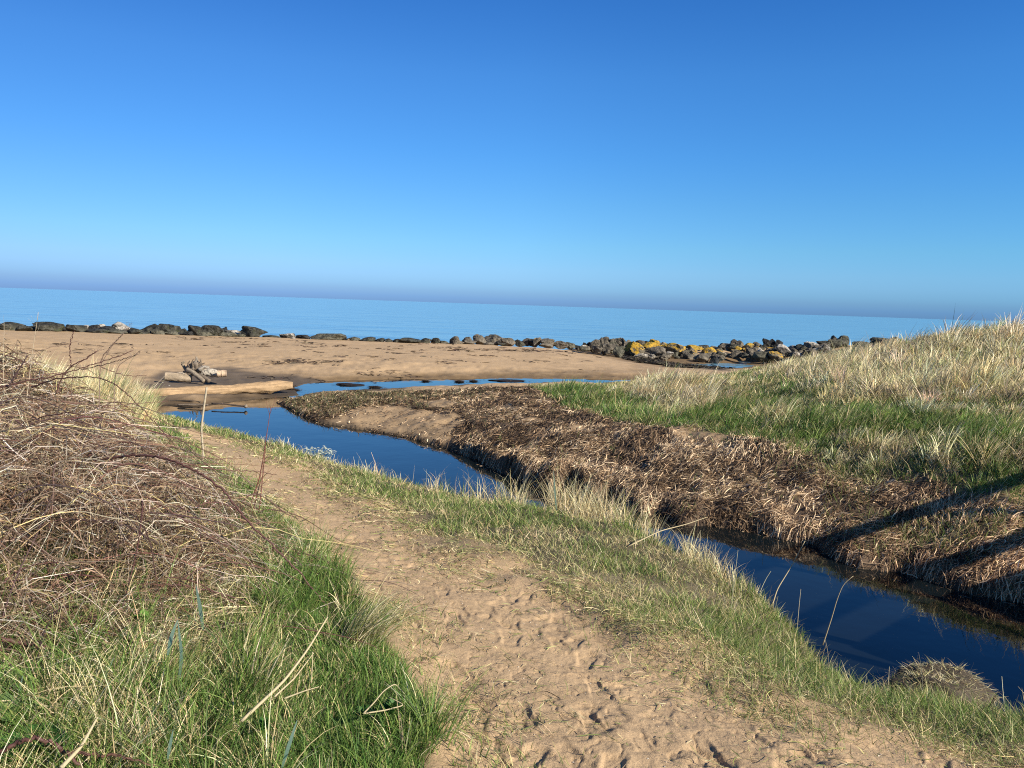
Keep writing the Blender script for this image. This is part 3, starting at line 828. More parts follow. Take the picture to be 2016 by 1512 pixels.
# ================================================================ PLANTS
HALF = R(46)
def scatter(n, r0, r1, p, test, half=HALF, a0=None, a1=None, g=rng):
    """points on the ground, thinning with distance like r^-p, kept where test says so"""
    a0 = -half if a0 is None else a0; a1 = half if a1 is None else a1
    a = g.uniform(a0, a1, n); u = g.random(n); q = 2 - p
    r = (r0 ** q + u * (r1 ** q - r0 ** q)) ** (1 / q) if abs(q) > 1e-6 else r0 * (r1 / r0) ** u
    x, y = r * np.sin(a), r * np.cos(a)
    k = g.random(n) < test(x, y)
    return x[k], y[k]

def pal(cols, n, w=None, g=rng, jit=.18):
    c = np.array(cols, float)[g.choice(len(cols), n, p=None if w is None else np.array(w) / sum(w))]
    return c * np.exp(g.normal(0, jit, (n, 1))) * (1 + g.normal(0, .05, (n, 3)))
STRAW = [(.62,.50,.25), (.52,.41,.20), (.70,.58,.33), (.40,.31,.15), (.58,.50,.27)]
PALEST = [(.76,.67,.42), (.66,.56,.33), (.70,.63,.40), (.54,.45,.25)]
GREEN = [(.14,.205,.045), (.105,.165,.035), (.19,.25,.06), (.24,.29,.08), (.07,.115,.03)]
LUSH = [(.095,.175,.032), (.125,.215,.042), (.06,.12,.025), (.18,.26,.055)]
OLIVE = [(.24,.26,.08), (.31,.31,.11), (.18,.21,.06), (.38,.35,.15)]
WEED = [(.022,.015,.010), (.050,.031,.018), (.10,.062,.034), (.16,.10,.054), (.23,.15,.082), (.34,.235,.135), (.48,.36,.22)]

def strips(C, S, W, col, tip=None):
    """C centre lines (n,m,3), S half-width directions (n,m,3) or (n,1,3), W half-widths (n,m), col (n,3), tip (n,3)"""
    n, m, _ = C.shape
    A = C - S * W[..., None]; B = C + S * W[..., None]
    V = np.stack([A, B], 2).reshape(-1, 3)
    i = (np.arange(n) * 2 * m)[:, None]; k = (np.arange(m - 1) * 2)[None]
    F = np.stack([i + k, i + k + 1, i + k + 3, i + k + 2], -1).reshape(-1, 4)
    t = np.linspace(0, 1, m)[None, :, None]
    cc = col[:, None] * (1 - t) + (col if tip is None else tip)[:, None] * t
    cc = np.repeat(cc, 2, axis=1).reshape(-1, 3)
    return V, F, cc
class Heap:
    def __init__(s): s.v = []; s.f = []; s.c = []; s.n = 0
    def add(s, V, F, C):
        s.v.append(V.astype(np.float32)); s.f.append(F + s.n); s.c.append(C.astype(np.float32)); s.n += len(V); return s
    def build(s, name, mat, parent=None, smooth=True):
        fl = {}
        for f in s.f: fl.setdefault(f.shape[1], []).append(f)
        return mk_mesh(name, np.vstack(s.v), [np.vstack(q) for q in fl.values()], mat, parent, col=np.vstack(s.c), smooth=smooth)

def blades(x, y, L, W, lean_az, lean0, lean1, col, tip=None, z=None, m=5, g=rng, sink=.01, taper=.8, kink=0):
    """upright or leaning grass blades; lean0/lean1 angle from vertical at foot and at tip"""
    n = len(x); z = GH(x, y) if z is None else z
    t = np.linspace(0, 1, m)[None]
    th = lean0[:, None] + (lean1 - lean0)[:, None] * t ** 1.4
    if kink: th = th + (g.random(n) < kink)[:, None] * (t > g.uniform(.35, .7, n)[:, None]) * g.uniform(.5, 1.4, n)[:, None]
    seg = L[:, None] / (m - 1)
    dh = np.sin(th) * seg; dz = np.cos(th) * seg
    az = lean_az[:, None] + (g.normal(0, .25, n)[:, None]) * t
    hx = np.cumsum(np.pad((dh * np.cos(az))[:, :-1], ((0, 0), (1, 0))), 1)
    hy = np.cumsum(np.pad((dh * np.sin(az))[:, :-1], ((0, 0), (1, 0))), 1)
    hz = np.cumsum(np.pad(dz[:, :-1], ((0, 0), (1, 0))), 1)
    C = np.stack([x[:, None] + hx, y[:, None] + hy, z[:, None] + hz - sink], -1)
    f = g.uniform(0, 2 * math.pi, n)
    S = np.stack([np.cos(f), np.sin(f), g.normal(0, .2, n)], -1)[:, None, :]
    Wd = W[:, None] * np.maximum(1 - t ** 2 * taper - .12 * t, .06)
    return strips(C, S, Wd, col, tip)

def lying(x, y, L, W, az, lift, rise, col, curl=.5, m=4, g=rng, tip=None, h=None, tilt=.6):
    """straws and weed lying on the ground and following it"""
    n = len(x); t = np.linspace(-.5, .5, m)[None]
    a = az[:, None] + g.normal(0, curl, n)[:, None] * t
    X = x[:, None] + np.cos(a) * t * L[:, None]; Y = y[:, None] + np.sin(a) * t * L[:, None]
    Z = (GH(X, Y) if h is None else h(X, Y)) + lift[:, None] + (t + .5) * rise[:, None] + .04 * L[:, None] * (1 - 4 * t * t)
    C = np.stack([X, Y, Z], -1)
    k = g.normal(0, tilt, n)
    S = np.stack([-np.sin(az) * np.cos(k), np.cos(az) * np.cos(k), np.sin(k)], -1)[:, None, :]
    return strips(C, S, W[:, None] * np.array([.6] + [1.] * (m - 2) + [.4])[None], col, tip)

def lod(r, w0, px=.55):
    """half-width of a blade: thin near by, never much under a pixel far off"""
    return np.maximum(w0, px * r / 769 / 2)

M_GRASS = attr_mat('grass_blade', .55, transl=.35, spec=.25)
M_DRY = attr_mat('dry_straw', .75, transl=.22, spec=.15)
M_WEED = attr_mat('dried_seaweed', .7, transl=.05, spec=.25)
M_STEM = attr_mat('woody_stem', .6, spec=.3, noise=[(40, .75, 1.2)])

def nrm(n, mu, sd, lo=0, g=rng): return np.maximum(g.normal(mu, sd, n), lo)
def R2(x, y): return np.hypot(x, y)

# ---- zones on the right-hand dune, drawn where the photo shows each kind of grass
DRY_Z = [hpoly(p) for p in [
 [(1215,790),(1240,760),(1330,750),(1420,765),(1415,810),(1330,815),(1250,800)],
 [(1560,715),(1700,690),(1800,680),(2050,690),(2100,790),(1900,790),(1780,795),(1640,795),(1560,770),(1500,745)],
 [(1620,900),(1690,870),(1790,870),(1870,900),(2050,905),(2050,945),(1900,945),(1800,930),(1650,920)],
 [(1480,820),(1500,800),(1530,830),(1500,850)]]]
GREEN_Z = [hpoly(p) for p in [
 [(1040,765),(1200,770),(1330,820),(1480,790),(1520,830),(1640,810),(1800,820),(1950,830),(2050,870),(2050,885),(1800,850),(1650,850),(1560,880),(1400,850),(1240,840),(1100,800)],
 [(1500,750),(1620,740),(1640,770),(1540,780)],
 [(1880,930),(2050,940),(2100,1000),(1900,975),(1800,950)]]]
def zone(Z, x, y, soft=.5):
    m = np.zeros_like(x)
    for p in Z: m = np.maximum(m, 1 - sstep(-soft, soft, sdist(p, x, y) + (fbm(x, y, .9, 41) - .5) * 1.2))
    return m
def tussocks(cx, cy, n_each, rad, g=rng):
    """points heaped round tussock centres, with the direction away from the centre and the centre's index"""
    k = np.repeat(np.arange(len(cx)), n_each)
    a = g.uniform(0, 2 * math.pi, len(k)); q = np.sqrt(g.random(len(k))) * rad[k]
    return cx[k] + q * np.cos(a), cy[k] + q * np.sin(a), a, q / rad[k], k

def dune_grass():
    dn = lambda x, y: 1 - sstep(-.35, .15, sdist(DUNE, x, y) + (fbm(x, y, .7, 31) - .5) * .7)
    hG, hD = Heap(), Heap()
    def colour(kind, q):
        return pal(LUSH, q) if kind == 0 else pal(GREEN + OLIVE, q) if kind == 1 else pal(STRAW + PALEST, q) * np.array([1, .96, .88])
    # short turf between the tussocks
    x, y = scatter(300000, 6.5, 46, 1.5, dn, a0=R(-2), a1=R(46))
    n = len(x); r = R2(x, y)
    dz = zone(DRY_Z, x, y); gz = zone(GREEN_Z, x, y)
    dry = rng.random(n) < np.clip(.42 + .4 * dz - .32 * gz + (fbm(x, y, 1.2, 39) - .5) * .9, .05, .95)
    for kind, hp in ((0, hG), (2, hD)):
        k = np.nonzero(dry == (kind == 2))[0]; q = len(k)
        c = np.where((rng.random(q) < .4)[:, None], colour(1, q), colour(kind, q)) if kind == 0 else colour(2, q)
        l0 = rng.uniform(.3, 1.1, q)
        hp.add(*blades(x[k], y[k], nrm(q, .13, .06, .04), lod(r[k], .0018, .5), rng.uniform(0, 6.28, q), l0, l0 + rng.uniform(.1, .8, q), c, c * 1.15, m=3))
    # tussocks
    for kind, N, per in ((1, 13000, 32), (2, 11000, 34)):
        cx, cy = scatter(N * 3, 6.8, 46, 1.3, lambda x, y: dn(x, y) * (y < 48) * np.clip((.46 + .8 * zone(GREEN_Z, x, y) - .33 * zone(DRY_Z, x, y) if kind == 1 else .26 + .8 * zone(DRY_Z, x, y) - .42 * zone(GREEN_Z, x, y)) + (fbm(x, y, 1.1, 33 + kind) - .5) * 1.5, .03, 1) , a0=R(-2), a1=R(46))
        cx, cy = cx[:N], cy[:N]
        m_ = len(cx); cr_ = R2(cx, cy)
        rad = rng.uniform(.05, .16, m_) * (1 + .35 * sstep(14, 26, cr_))
        x, y, a, q, k = tussocks(cx, cy, per, rad)
        big = rng.lognormal(0, .32, m_) * (1 - .45 * (1 - sstep(.0, .9, -sdist(DUNE, cx, cy))))
        lz = .23 if kind == 1 else .30
        edge_dry = .75 + .65 * zone(DRY_Z, cx, cy) if kind == 2 else .85 + .3 * zone(GREEN_Z, cx, cy)
        L = nrm(len(x), lz * .74, .05, .05) * big[k] * edge_dry[k] * (1.1 - .35 * q)
        wind = .25 + (vnoise(cx, cy, 2.2, 61) - .5) * 2.4; flat = rng.random(m_) < (.22 if kind == 2 else .12)
        wx = np.cos(wind)[k] * .75 + np.cos(a) * (.35 + .8 * q); wy = np.sin(wind)[k] * .75 + np.sin(a) * (.35 + .8 * q)
        az = np.arctan2(wy, wx) + rng.normal(0, .25, len(x))
        l0 = rng.uniform(.0, .35, len(x)) + .45 * q + .55 * flat[k]; l1 = l0 + rng.uniform(.2, 1.0, len(x)) + .2 * flat[k]
        r = R2(x, y); W = lod(r, .0024 if kind == 1 else .0018, .60) * rng.uniform(.7, 1.3, len(x))
        ct = pal(LUSH + GREEN + OLIVE[:1], m_, jit=.25) if kind == 1 else pal(STRAW + PALEST + [(.33,.27,.15), (.27,.22,.14)], m_, jit=.22)
        c = ct[k] * np.exp(rng.normal(0, .22, (len(x), 1)))
        if kind == 1:
            dryb = rng.random(len(x)) < .16
            c[dryb] = pal(STRAW, int(dryb.sum()))
        else:
            gb = rng.random(len(x)) < .10
            c[gb] = pal(GREEN + OLIVE, int(gb.sum()))
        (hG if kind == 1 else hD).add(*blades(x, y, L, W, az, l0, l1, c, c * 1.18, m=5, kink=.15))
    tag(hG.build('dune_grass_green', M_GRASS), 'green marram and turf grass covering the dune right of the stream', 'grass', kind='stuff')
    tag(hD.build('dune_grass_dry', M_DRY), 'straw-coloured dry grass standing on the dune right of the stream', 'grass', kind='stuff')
dune_grass()

# ---- cast-up weed and straw on the far bank and the spit
def downhill(x, y, e=.08):
    gx = (GH(x + e, y) - GH(x - e, y)) / (2 * e); gy = (GH(x, y + e) - GH(x, y - e)) / (2 * e)
    return np.arctan2(-gy, -gx), np.hypot(gx, gy)
def wrack():
    hp = Heap()
    sand = lambda x, y: np.max([1 - sstep(-.05, .1, sdist(p, x, y) + (vnoise(x, y, .22, 77) - .5) * .3) for p in [SANDFACE] + SANDSPOTS], axis=0)
    def test(x, y):
        g = G(x, y)
        return (1 - sstep(-.12, .30, g[..., 3] + (fbm(x, y, .5, 71) - .5) * .7)) * (g[..., 1] > -.02) * (1 - .93 * sand(x, y)) * (.25 + .75 * sstep(.34, .46, fbm(x, y, .38, 89)))
    x, y = scatter(760000, 7, 30, 1.7, test, a0=R(-22), a1=R(42))
    n = len(x); r = R2(x, y)
    az, sl = downhill(x, y)
    g = G(x, y); edge = np.exp(-np.maximum(g[..., 1], 0) / .30)
    comb = rng.random(n) < np.clip(.04 + sl * .12 + edge * .15, 0, .35)
    a = np.where(comb, az + rng.normal(0, .38, n), rng.normal(.15, .6, n) + (vnoise(x, y, .8, 73) - .5) * 2.4)
    L = nrm(n, .095, .055, .02) * (1 + .35 * edge)
    dark = fbm(x, y, .55, 75)
    fine = rng.random(n)
    w8 = np.clip((dark - .5) * 5, -1, 1)
    pick = np.clip(fine * 7 - w8 * 2.0 + .35 + .7 * sstep(2, 5, x) - 1.1 * sstep(12.5, 17, y), 0, 6.99).astype(int)
    c = np.array(WEED)[pick] * np.exp(rng.normal(0, .25, (n, 1))) * 1.5
    brown = sstep(6, 12, 18 - y)[..., None]
    c = c * (1 + brown * (np.array([1.15, 1.0, .9]) - 1))
    lift = np.abs(rng.normal(0, .022, n)) + .002
    W = lod(r, .0015, .52) * rng.uniform(.6, 1.6, n)
    hp.add(*lying(x, y, L, W, a, lift, rng.normal(0, .035, n), c, curl=.55, m=4))
    # floating bits
    x, y = scatter(60000, 5, 24, 1.7, lambda x, y: (lambda d: (d < -.02) * np.exp(-np.abs(d) / .12) * sstep(.5, .62, fbm(x, y, .6, 87)))(G(x, y)[..., 1]), a0=R(-22), a1=R(42))
    n = len(x)
    hp.add(*lying(x, y, nrm(n, .06, .04, .01), lod(R2(x, y), .001, .4), rng.uniform(0, 6.28, n), np.full(n, .004), rng.normal(0, .002, n), pal(WEED[2:], n), curl=.8, m=3, h=lambda X, Y: X * 0))
    # strands hanging over the lip towards the water
    x, y = scatter(50000, 7, 22, 1.7, lambda x, y: (lambda g: ((g[..., 1] > .0) & (g[..., 1] < .24)) * (1 - sstep(0, .2, g[..., 3])) * (1 - .9 * sand(x, y)) * sstep(.36, .56, vnoise(x, y, .42, 79)))(G(x, y)), a0=R(-22), a1=R(42))
    n = len(x); az, sl = downhill(x, y, .12); r = R2(x, y)
    c = pal(WEED[2:], n, g=rng) * 1.2
    L = nrm(n, .09, .05, .03)
    hp.add(*blades(x, y, L, lod(r, .002, .55) * rng.uniform(.7, 1.3, n), az + rng.normal(0, .45, n), rng.uniform(.7, 1.3, n), rng.uniform(1.6, 2.7, n), c, c * .75, m=5, sink=-.01, taper=.5))
    # small upright bits
    x, y = scatter(70000, 7, 28, 1.7, lambda x, y: test(x, y) * sstep(.4, .6, fbm(x, y, .4, 81)), a0=R(-22), a1=R(42))
    n = len(x); r = R2(x, y)
    hp.add(*blades(x, y, nrm(n, .08, .04, .02), lod(r, .0016, .45), rng.uniform(0, 6.28, n), rng.uniform(.3, 1.2, n), rng.uniform(.8, 1.7, n), pal(WEED[1:], n) * 1.2, m=3))
    tag(hp.build('dried_seaweed', M_WEED), 'brown tangle of dried seaweed and straw covering the far bank', 'seaweed', kind='stuff')
    # green grass pushing through the weed: the spit's nose and the right-hand end of the bank
    hg = Heap()
    def t2(x, y):
        g = G(x, y)
        nose = np.exp(-((x + 5.0) ** 2 + (y - 20.6) ** 2) / 5) * .9 + np.exp(-((x + 3) ** 2 + (y - 22) ** 2) / 4) * .35
        right = sstep(3.6, 6.0, x) * .9 * sstep(.40, .56, fbm(x, y, .7, 83)) + .09 * sstep(.5, .62, fbm(x, y, .3, 84))
        return np.clip(nose + right, 0, 1) * (1 - sstep(-.05, .2, g[..., 3])) * (g[..., 1] > .02) * (1 - sand(x, y))
    x, y = scatter(230000, 7, 28, 1.5, t2, a0=R(-24), a1=R(44))
    n = len(x); r = R2(x, y)
    far = (y > 15)
    c = np.where(far[:, None], pal([(.13,.12,.05), (.20,.17,.08), (.09,.11,.035), (.27,.22,.12)], n), pal(GREEN + OLIVE + STRAW[:2], n))
    hg.add(*blades(x, y, nrm(n, .13, .05, .04), lod(r, .002, .5), rng.uniform(0, 6.28, n), rng.uniform(.1, .7, n), rng.uniform(.6, 1.6, n), c, c * 1.2, m=4))
    tag(hg.build('bank_grass', M_GRASS), 'sparse grass growing through the seaweed on the far bank and spit', 'grass', kind='stuff')
wrack()

# ---- the near verge between path and stream
def verge():
    hg, hd, hl = Heap(), Heap(), Heap()
    def land(x, y):
        g = G(x, y)
        right = sdist(LDUNE, x, y) > 0
        return g, right
    def t(x, y):
        g, right = land(x, y)
        e = g[..., 2] + (fbm(x, y, .5, 91) - .5) * .55
        return np.clip(sstep(-.55, .35, e) ** 1.5, 0, 1) * right * (g[..., 1] > .03) * (y < 19) * (sdist(NEARSIDE, x, y) < 0)
    # short trampled turf
    x, y = scatter(430000, 1.9, 18, 1.55, t)
    n = len(x); r = R2(x, y); g = G(x, y); az = rng.uniform(0, 6.28, n)
    bank = 1 - sstep(.25, .95, g[..., 1])
    lush = sstep(.44, .60, fbm(x, y, .9, 93) + .16 * bank - .03 + .10 * sstep(6.5, 4.5, y))
    tr = rng.random(n)
    ch = rng.random(n)
    trodden = 1 - sstep(.1, .8, g[..., 2])
    isdry = ch < np.clip(.66 + .22 * trodden - .46 * lush, .12, .88)
    L = np.where(isdry, nrm(n, .065, .03, .02), nrm(n, .055, .022, .02)) * (1 + .7 * lush) * (1 - .45 * trodden)
    c = np.where(isdry[:, None], pal(STRAW + [(.30,.24,.12)], n), np.where((rng.random(n) < .45 + .4 * lush)[:, None], pal(GREEN, n), pal(OLIVE, n)))
    l0 = rng.uniform(.1, 1.1, n) + .35 * trodden * (1 - lush); l1 = l0 + rng.uniform(.2, 1.1, n)
    az = rng.uniform(0, 6.28, n)
    W = lod(r, .0017, .6) * rng.uniform(.7, 1.5, n)
    k = ~isdry
    hg.add(*blades(x[k], y[k], L[k], W[k], az[k], l0[k], l1[k], c[k], c[k] * 1.25, m=4))
    k = isdry
    hd.add(*blades(x[k], y[k], L[k] * 1.1, W[k] * .9, az[k], np.minimum(l0[k] + .3, 1.45), np.minimum(l1[k] + .3, 1.9), c[k], m=4))
    tall0 = lambda x, y: 1 + 1.7 * np.exp(-((x - .7) ** 2 + (y - 9.2) ** 2) / 4.0)
    # taller tufts along the brink, bleached tips
    def t3(x, y):
        g, right = land(x, y)
        return right * (g[..., 1] > .02) * (1 - sstep(.28, .85, g[..., 1] + (fbm(x, y, .5, 95) - .5) * .5)) * sstep(.36, .52, vnoise(x, y, .33, 97)) * (y < 19) * (sdist(NEARSIDE, x, y) < 0)
    x, y = scatter(330000, 2.5, 18, 1.5, t3)
    n = len(x); r = R2(x, y)
    dryc = sstep(.40, .60, fbm(x, y, .8, 99))
    isdry = rng.random(n) < .34 + .5 * dryc + .25 * (tall0(x, y) > 1.5)
    tall = 1 + 1.7 * np.exp(-((x - .7) ** 2 + (y - 9.2) ** 2) / 4.0) - .6 * sstep(2.0, 2.6, x)
    L = nrm(n, .15, .055, .04) * tall * np.where(isdry, 1.1, .9) * (1 - .45 * sstep(11, 16, y))
    c = np.where(isdry[:, None], pal(PALEST + STRAW, n), pal(GREEN + OLIVE[:2], n))
    az = rng.uniform(0, 6.28, n); l0 = rng.uniform(0, .55, n); l1 = l0 + rng.uniform(.2, 1.2, n)
    W = lod(r, .0026, .66) * rng.uniform(.6, 1.4, n)
    for k, hp in ((~isdry, hg), (isdry, hd)):
        hp.add(*blades(x[k], y[k], L[k], W[k] * (1 if hp is hg else .8), az[k], l0[k], l1[k], c[k], c[k] * 1.15, m=5, kink=.2))
    # thin flowering stalks standing over the water
    x, y = scatter(30000, 3, 17, 1.5, lambda x, y: t3(x, y) * (.10 + .5 * np.exp(-((x - .8) ** 2 + (y - 9.2) ** 2) / 2.0)))
    n = len(x); r = R2(x, y)
    hd.add(*blades(x, y, nrm(n, .30, .10, .1) * (1 - .4 * sstep(10, 15, y)), lod(r, .0013, .45), rng.uniform(0, 6.28, n), rng.uniform(0, .35, n), rng.uniform(.1, .6, n), pal(PALEST, n), m=5, taper=.3, kink=.25))
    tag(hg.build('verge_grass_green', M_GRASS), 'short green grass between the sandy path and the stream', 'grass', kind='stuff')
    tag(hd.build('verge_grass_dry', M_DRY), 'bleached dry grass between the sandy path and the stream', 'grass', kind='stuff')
    # straws and trodden bits on the sand
    def t4(x, y):
        g = G(x, y)
        rt = sdist(LDUNE, x, y) > 0
        e = g[..., 2] + (fbm(x, y, .5, 103) - .5) * .5
        return (g[..., 2] < 1.3) * rt * np.clip(np.exp(-np.abs(e - .28) / .26) * .9 + .02 + .10 * np.exp(-np.abs(e) / .3), 0, 1) * sstep(.30, .55, fbm(x, y, .35, 101)) * (y < 14)
    x, y = scatter(330000, 1.8, 14, 1.5, t4)
    n = len(x); r = R2(x, y)
    hl.add(*lying(x, y, nrm(n, .065, .04, .015), lod(r, .0012, .5) * rng.uniform(.7, 1.5, n), rng.uniform(0, 6.28, n), np.abs(rng.normal(0, .007, n)) + .002, rng.normal(0, .016, n), pal(STRAW + OLIVE + [(.10,.07,.04), (.24,.17,.09), (.14,.19,.05), (.19,.24,.07)], n), curl=1.2, m=5))
    tag(hl.build('straw_litter', M_DRY), 'trodden straws and grass bits along the edge of the sandy path', 'grass', kind='stuff')
NEARSIDE = [(-9.6,18.6)] + [(a + .25, b + .25) for a, b in NEAR[1:]] + [(16,-12),(-30,-12),(-30,18)]
verge()
def outlying():
    hg, hd = Heap(), Heap()
    for a0, a1, N in ((41, 85, 120000), (-85, -44, 90000)):
        def t(x, y):
            g = G(x, y)
            return (g[..., 1] > .05) * (g[..., 2] > .1) * (g[..., 3] > .0) * (y > .1) * (y < 19)
        x, y = scatter(N, 1.5, 20, 1.3, t, a0=R(a0), a1=R(a1)); n = len(x)
        dry = rng.random(n) < .35 + .5 * (fbm(x, y, 1.0, 141) > .5)
        l0 = rng.uniform(0, .8, n); c = np.where(dry[:, None], pal(STRAW, n), pal(GREEN + OLIVE, n))
        for k, hp in ((~dry, hg), (dry, hd)):
            hp.add(*blades(x[k], y[k], nrm(k.sum(), .15, .06, .04), lod(R2(x[k], y[k]), .0022, .7), rng.uniform(0, 6.28, k.sum()), l0[k], l0[k] + rng.uniform(.2, 1.2, k.sum()), c[k], c[k] * 1.2, m=4))
    tag(hg.build('outlying_grass_green', M_GRASS), 'green grass on the ground either side of the view', 'grass', kind='stuff')
    tag(hd.build('outlying_grass_dry', M_DRY), 'dry grass on the ground either side of the view', 'grass', kind='stuff')
outlying()
# ================================================================ THE LEFT BANK: grass, bramble, marram
BUSH = [(-1.3,4.6),(-1.75,5.5),(-2.6,6.6),(-3.9,8.0),(-5.6,9.0),(-8.5,9.2),(-9,5),(-5.5,2.3),(-2.4,2.25),(-1.75,2.6),(-1.3,3.4)]
def bush_h(x, y):
    s = np.clip(-sdist(BUSH, x, y), 0, 9)
    side = np.interp(x, [-6, -3.6, -2.4, -1.4], [.76, .70, .50, .30])
    return side * sstep(-.15, .80, s) * (.45 + 1.1 * fbm(x, y, .75, 111))

def left_grass():
    hg, hd = Heap(), Heap()
    def inL(x, y):
        g = G(x, y)
        return (sdist(LDUNE, x, y) + (fbm(x, y, .4, 113) - .5) * .28 < -.07) * (g[..., 1] > .03)
    # lush along the path, mixed further in
    x, y = scatter(420000, 1.35, 20, 1.6, lambda x, y: inL(x, y) * np.where(sdist(BUSH, x, y) < -.7, .25, 1), a0=R(-46), a1=R(4))
    n = len(x); r = R2(x, y); dp = -sdist(LDUNE, x, y)
    rim = np.exp(-(dp / .75) ** 2)
    inb = sstep(.3, -.5, sdist(BUSH, x, y))
    lush = np.clip(.40 + .75 * rim + (fbm(x, y, .6, 115) - .5) * 1.1 - .35 * inb - .55 * sstep(6.0, 8.5, y), 0, 1)
    dry = rng.random(n) > .42 + .55 * lush
    tuft = vnoise(x, y, .16, 117)
    L = nrm(n, .105, .04, .03) * (.6 + .7 * tuft) * (1 - .3 * rim)
    az = rng.uniform(0, 6.28, n) * .6 + (vnoise(x, y, .35, 119) - .5) * 6
    l0 = rng.uniform(.0, .75, n); l1 = l0 + rng.uniform(.2, 1.3, n)
    c = np.where(dry[:, None], pal(STRAW + [(.33,.27,.15)], n), np.where((rng.random(n) < .30 + .6 * rim)[:, None], pal(LUSH, n), pal(GREEN + OLIVE, n)))
    W = lod(r, .0018, .6) * rng.uniform(.6, 1.5, n)
    for k, hp in ((~dry, hg), (dry, hd)):
        hp.add(*blades(x[k], y[k], L[k], W[k], az[k], l0[k], l1[k], c[k], c[k] * 1.2, m=5, kink=.15))
    # longer clumps
    cx, cy = scatter(2600, 1.5, 9, 1.5, lambda x, y: inL(x, y) * sstep(.35, .6, fbm(x, y, .7, 121)), a0=R(-46), a1=R(4))
    m_ = len(cx); x, y, a, q, k = tussocks(cx, cy, 34, rng.uniform(.03, .09, m_))
    L = nrm(len(x), .19, .05, .05) * rng.lognormal(0, .25, m_)[k]
    isd = (rng.random(m_) < .22)[k]
    c = np.where(isd[:, None], pal(STRAW + PALEST, len(x)), pal(GREEN + LUSH, len(x)))
    l0 = rng.uniform(0, .3, len(x)) + .3 * q
    for s_, hp in ((~isd, hg), (isd, hd)):
        hp.add(*blades(x[s_], y[s_], L[s_], lod(R2(x[s_], y[s_]), .0021, .6), a[s_] + rng.normal(0, .4, s_.sum()), l0[s_], l0[s_] + rng.uniform(.3, 1.4, s_.sum()), c[s_], c[s_] * 1.2, m=6, kink=.1))
    # dead thatch lying in the grass
    x, y = scatter(48000, 1.4, 9, 1.5, lambda x, y: inL(x, y) * sstep(.35, .6, fbm(x, y, .55, 123)) * (sdist(LDUNE, x, y) < -.75), a0=R(-46), a1=R(4))
    n = len(x)
    hd.add(*lying(x, y, nrm(n, .14, .07, .03), lod(R2(x, y), .0017, .55), rng.uniform(0, 6.28, n), np.abs(rng.normal(0, .04, n)) + .02, rng.normal(0, .04, n), pal(PALEST + STRAW, n), curl=1.3, m=5))
    tag(hg.build('path_side_grass_green', M_GRASS), 'lush green grass on the left side of the sandy path', 'grass', kind='stuff')
    tag(hd.build('path_side_grass_dry', M_DRY), 'dead straw and dry blades mixed in the grass left of the path', 'grass', kind='stuff')
    # pale marram behind the brambles
    hm = Heap()
    MAR = [(-5.6,9.1),(-5.3,10.6),(-6.3,13.0),(-7.6,14.6),(-9.2,15.3),(-13,15),(-12,8.6),(-6.8,8.4)]
    cx, cy = scatter(5200, 7, 17, 1.2, lambda x, y: 1 - sstep(-.3, .3, sdist(MAR, x, y)), a0=R(-46), a1=R(-15))
    m_ = len(cx); x, y, a, q, k = tussocks(cx, cy, 42, rng.uniform(.06, .16, m_))
    L = nrm(len(x), .38, .09, .1) * rng.lognormal(0, .18, m_)[k]
    ct = pal(PALEST + STRAW + [(.24,.27,.11), (.28,.29,.13), (.19,.24,.09)], m_)
    c = ct[k] * np.exp(rng.normal(0, .2, (len(x), 1)))
    az = np.arctan2(np.sin(a) * (.3 + q) + .1, np.cos(a) * (.3 + q) + .8)
    l0 = rng.uniform(0, .25, len(x)) + .25 * q
    hm.add(*blades(x, y, L, lod(R2(x, y), .0022, .6), az + rng.normal(0, .2, len(x)), l0, l0 + rng.uniform(.25, .8, len(x)), c * .9, c * 1.15, m=5, kink=.05))
    tag(hm.build('marram_grass', M_DRY), 'pale marram grass standing behind the bramble thicket', 'grass', kind='stuff')
left_grass()

def tube(P, rad, ns=5, cap=True):
    """a round stem through the points P (m,3) with radii rad (m)"""
    P = np.asarray(P, float); m = len(P); rad = np.broadcast_to(rad, (m,))
    T = np.gradient(P, axis=0); T /= np.linalg.norm(T, axis=1)[:, None] + 1e-9
    up = np.array([0, 0, 1.]) if abs(T[0, 2]) < .8 else np.array([1., 0, 0])
    A = np.cross(T, up); A /= np.linalg.norm(A, axis=1)[:, None] + 1e-9
    B = np.cross(A, T)
    t = np.linspace(0, 2 * math.pi, ns, endpoint=False)
    V = P[:, None] + rad[:, None, None] * (np.cos(t)[None, :, None] * A[:, None] + np.sin(t)[None, :, None] * B[:, None])
    V = V.reshape(-1, 3)
    i = np.arange(m - 1)[:, None] * ns; j = np.arange(ns)[None]; j2 = (j + 1) % ns
    F = np.stack([i + j, i + j2, i + ns + j2, i + ns + j], -1).reshape(-1, 4)
    tri = []
    if cap:
        V = np.vstack([V, P[:1], P[-1:]]); c0, c1 = m * ns, m * ns + 1
        tri = np.array([(c0, (k + 1) % ns, k) for k in range(ns)] + [(c1, (m - 1) * ns + k, (m - 1) * ns + (k + 1) % ns) for k in range(ns)])
    return V, F, tri
def smooth_line(P, n):
    P = np.asarray(P, float); d = np.concatenate([[0], np.cumsum(np.linalg.norm(np.diff(P, axis=0), axis=1))])
    t = np.linspace(0, d[-1], n)
    Q = np.stack([np.interp(t, d, P[:, i]) for i in range(P.shape[1])], -1)
    for _ in range(max(1, n // (2 * len(P)))):
        Q[1:-1] = (Q[:-2] + 2 * Q[1:-1] + Q[2:]) / 4
    return Q
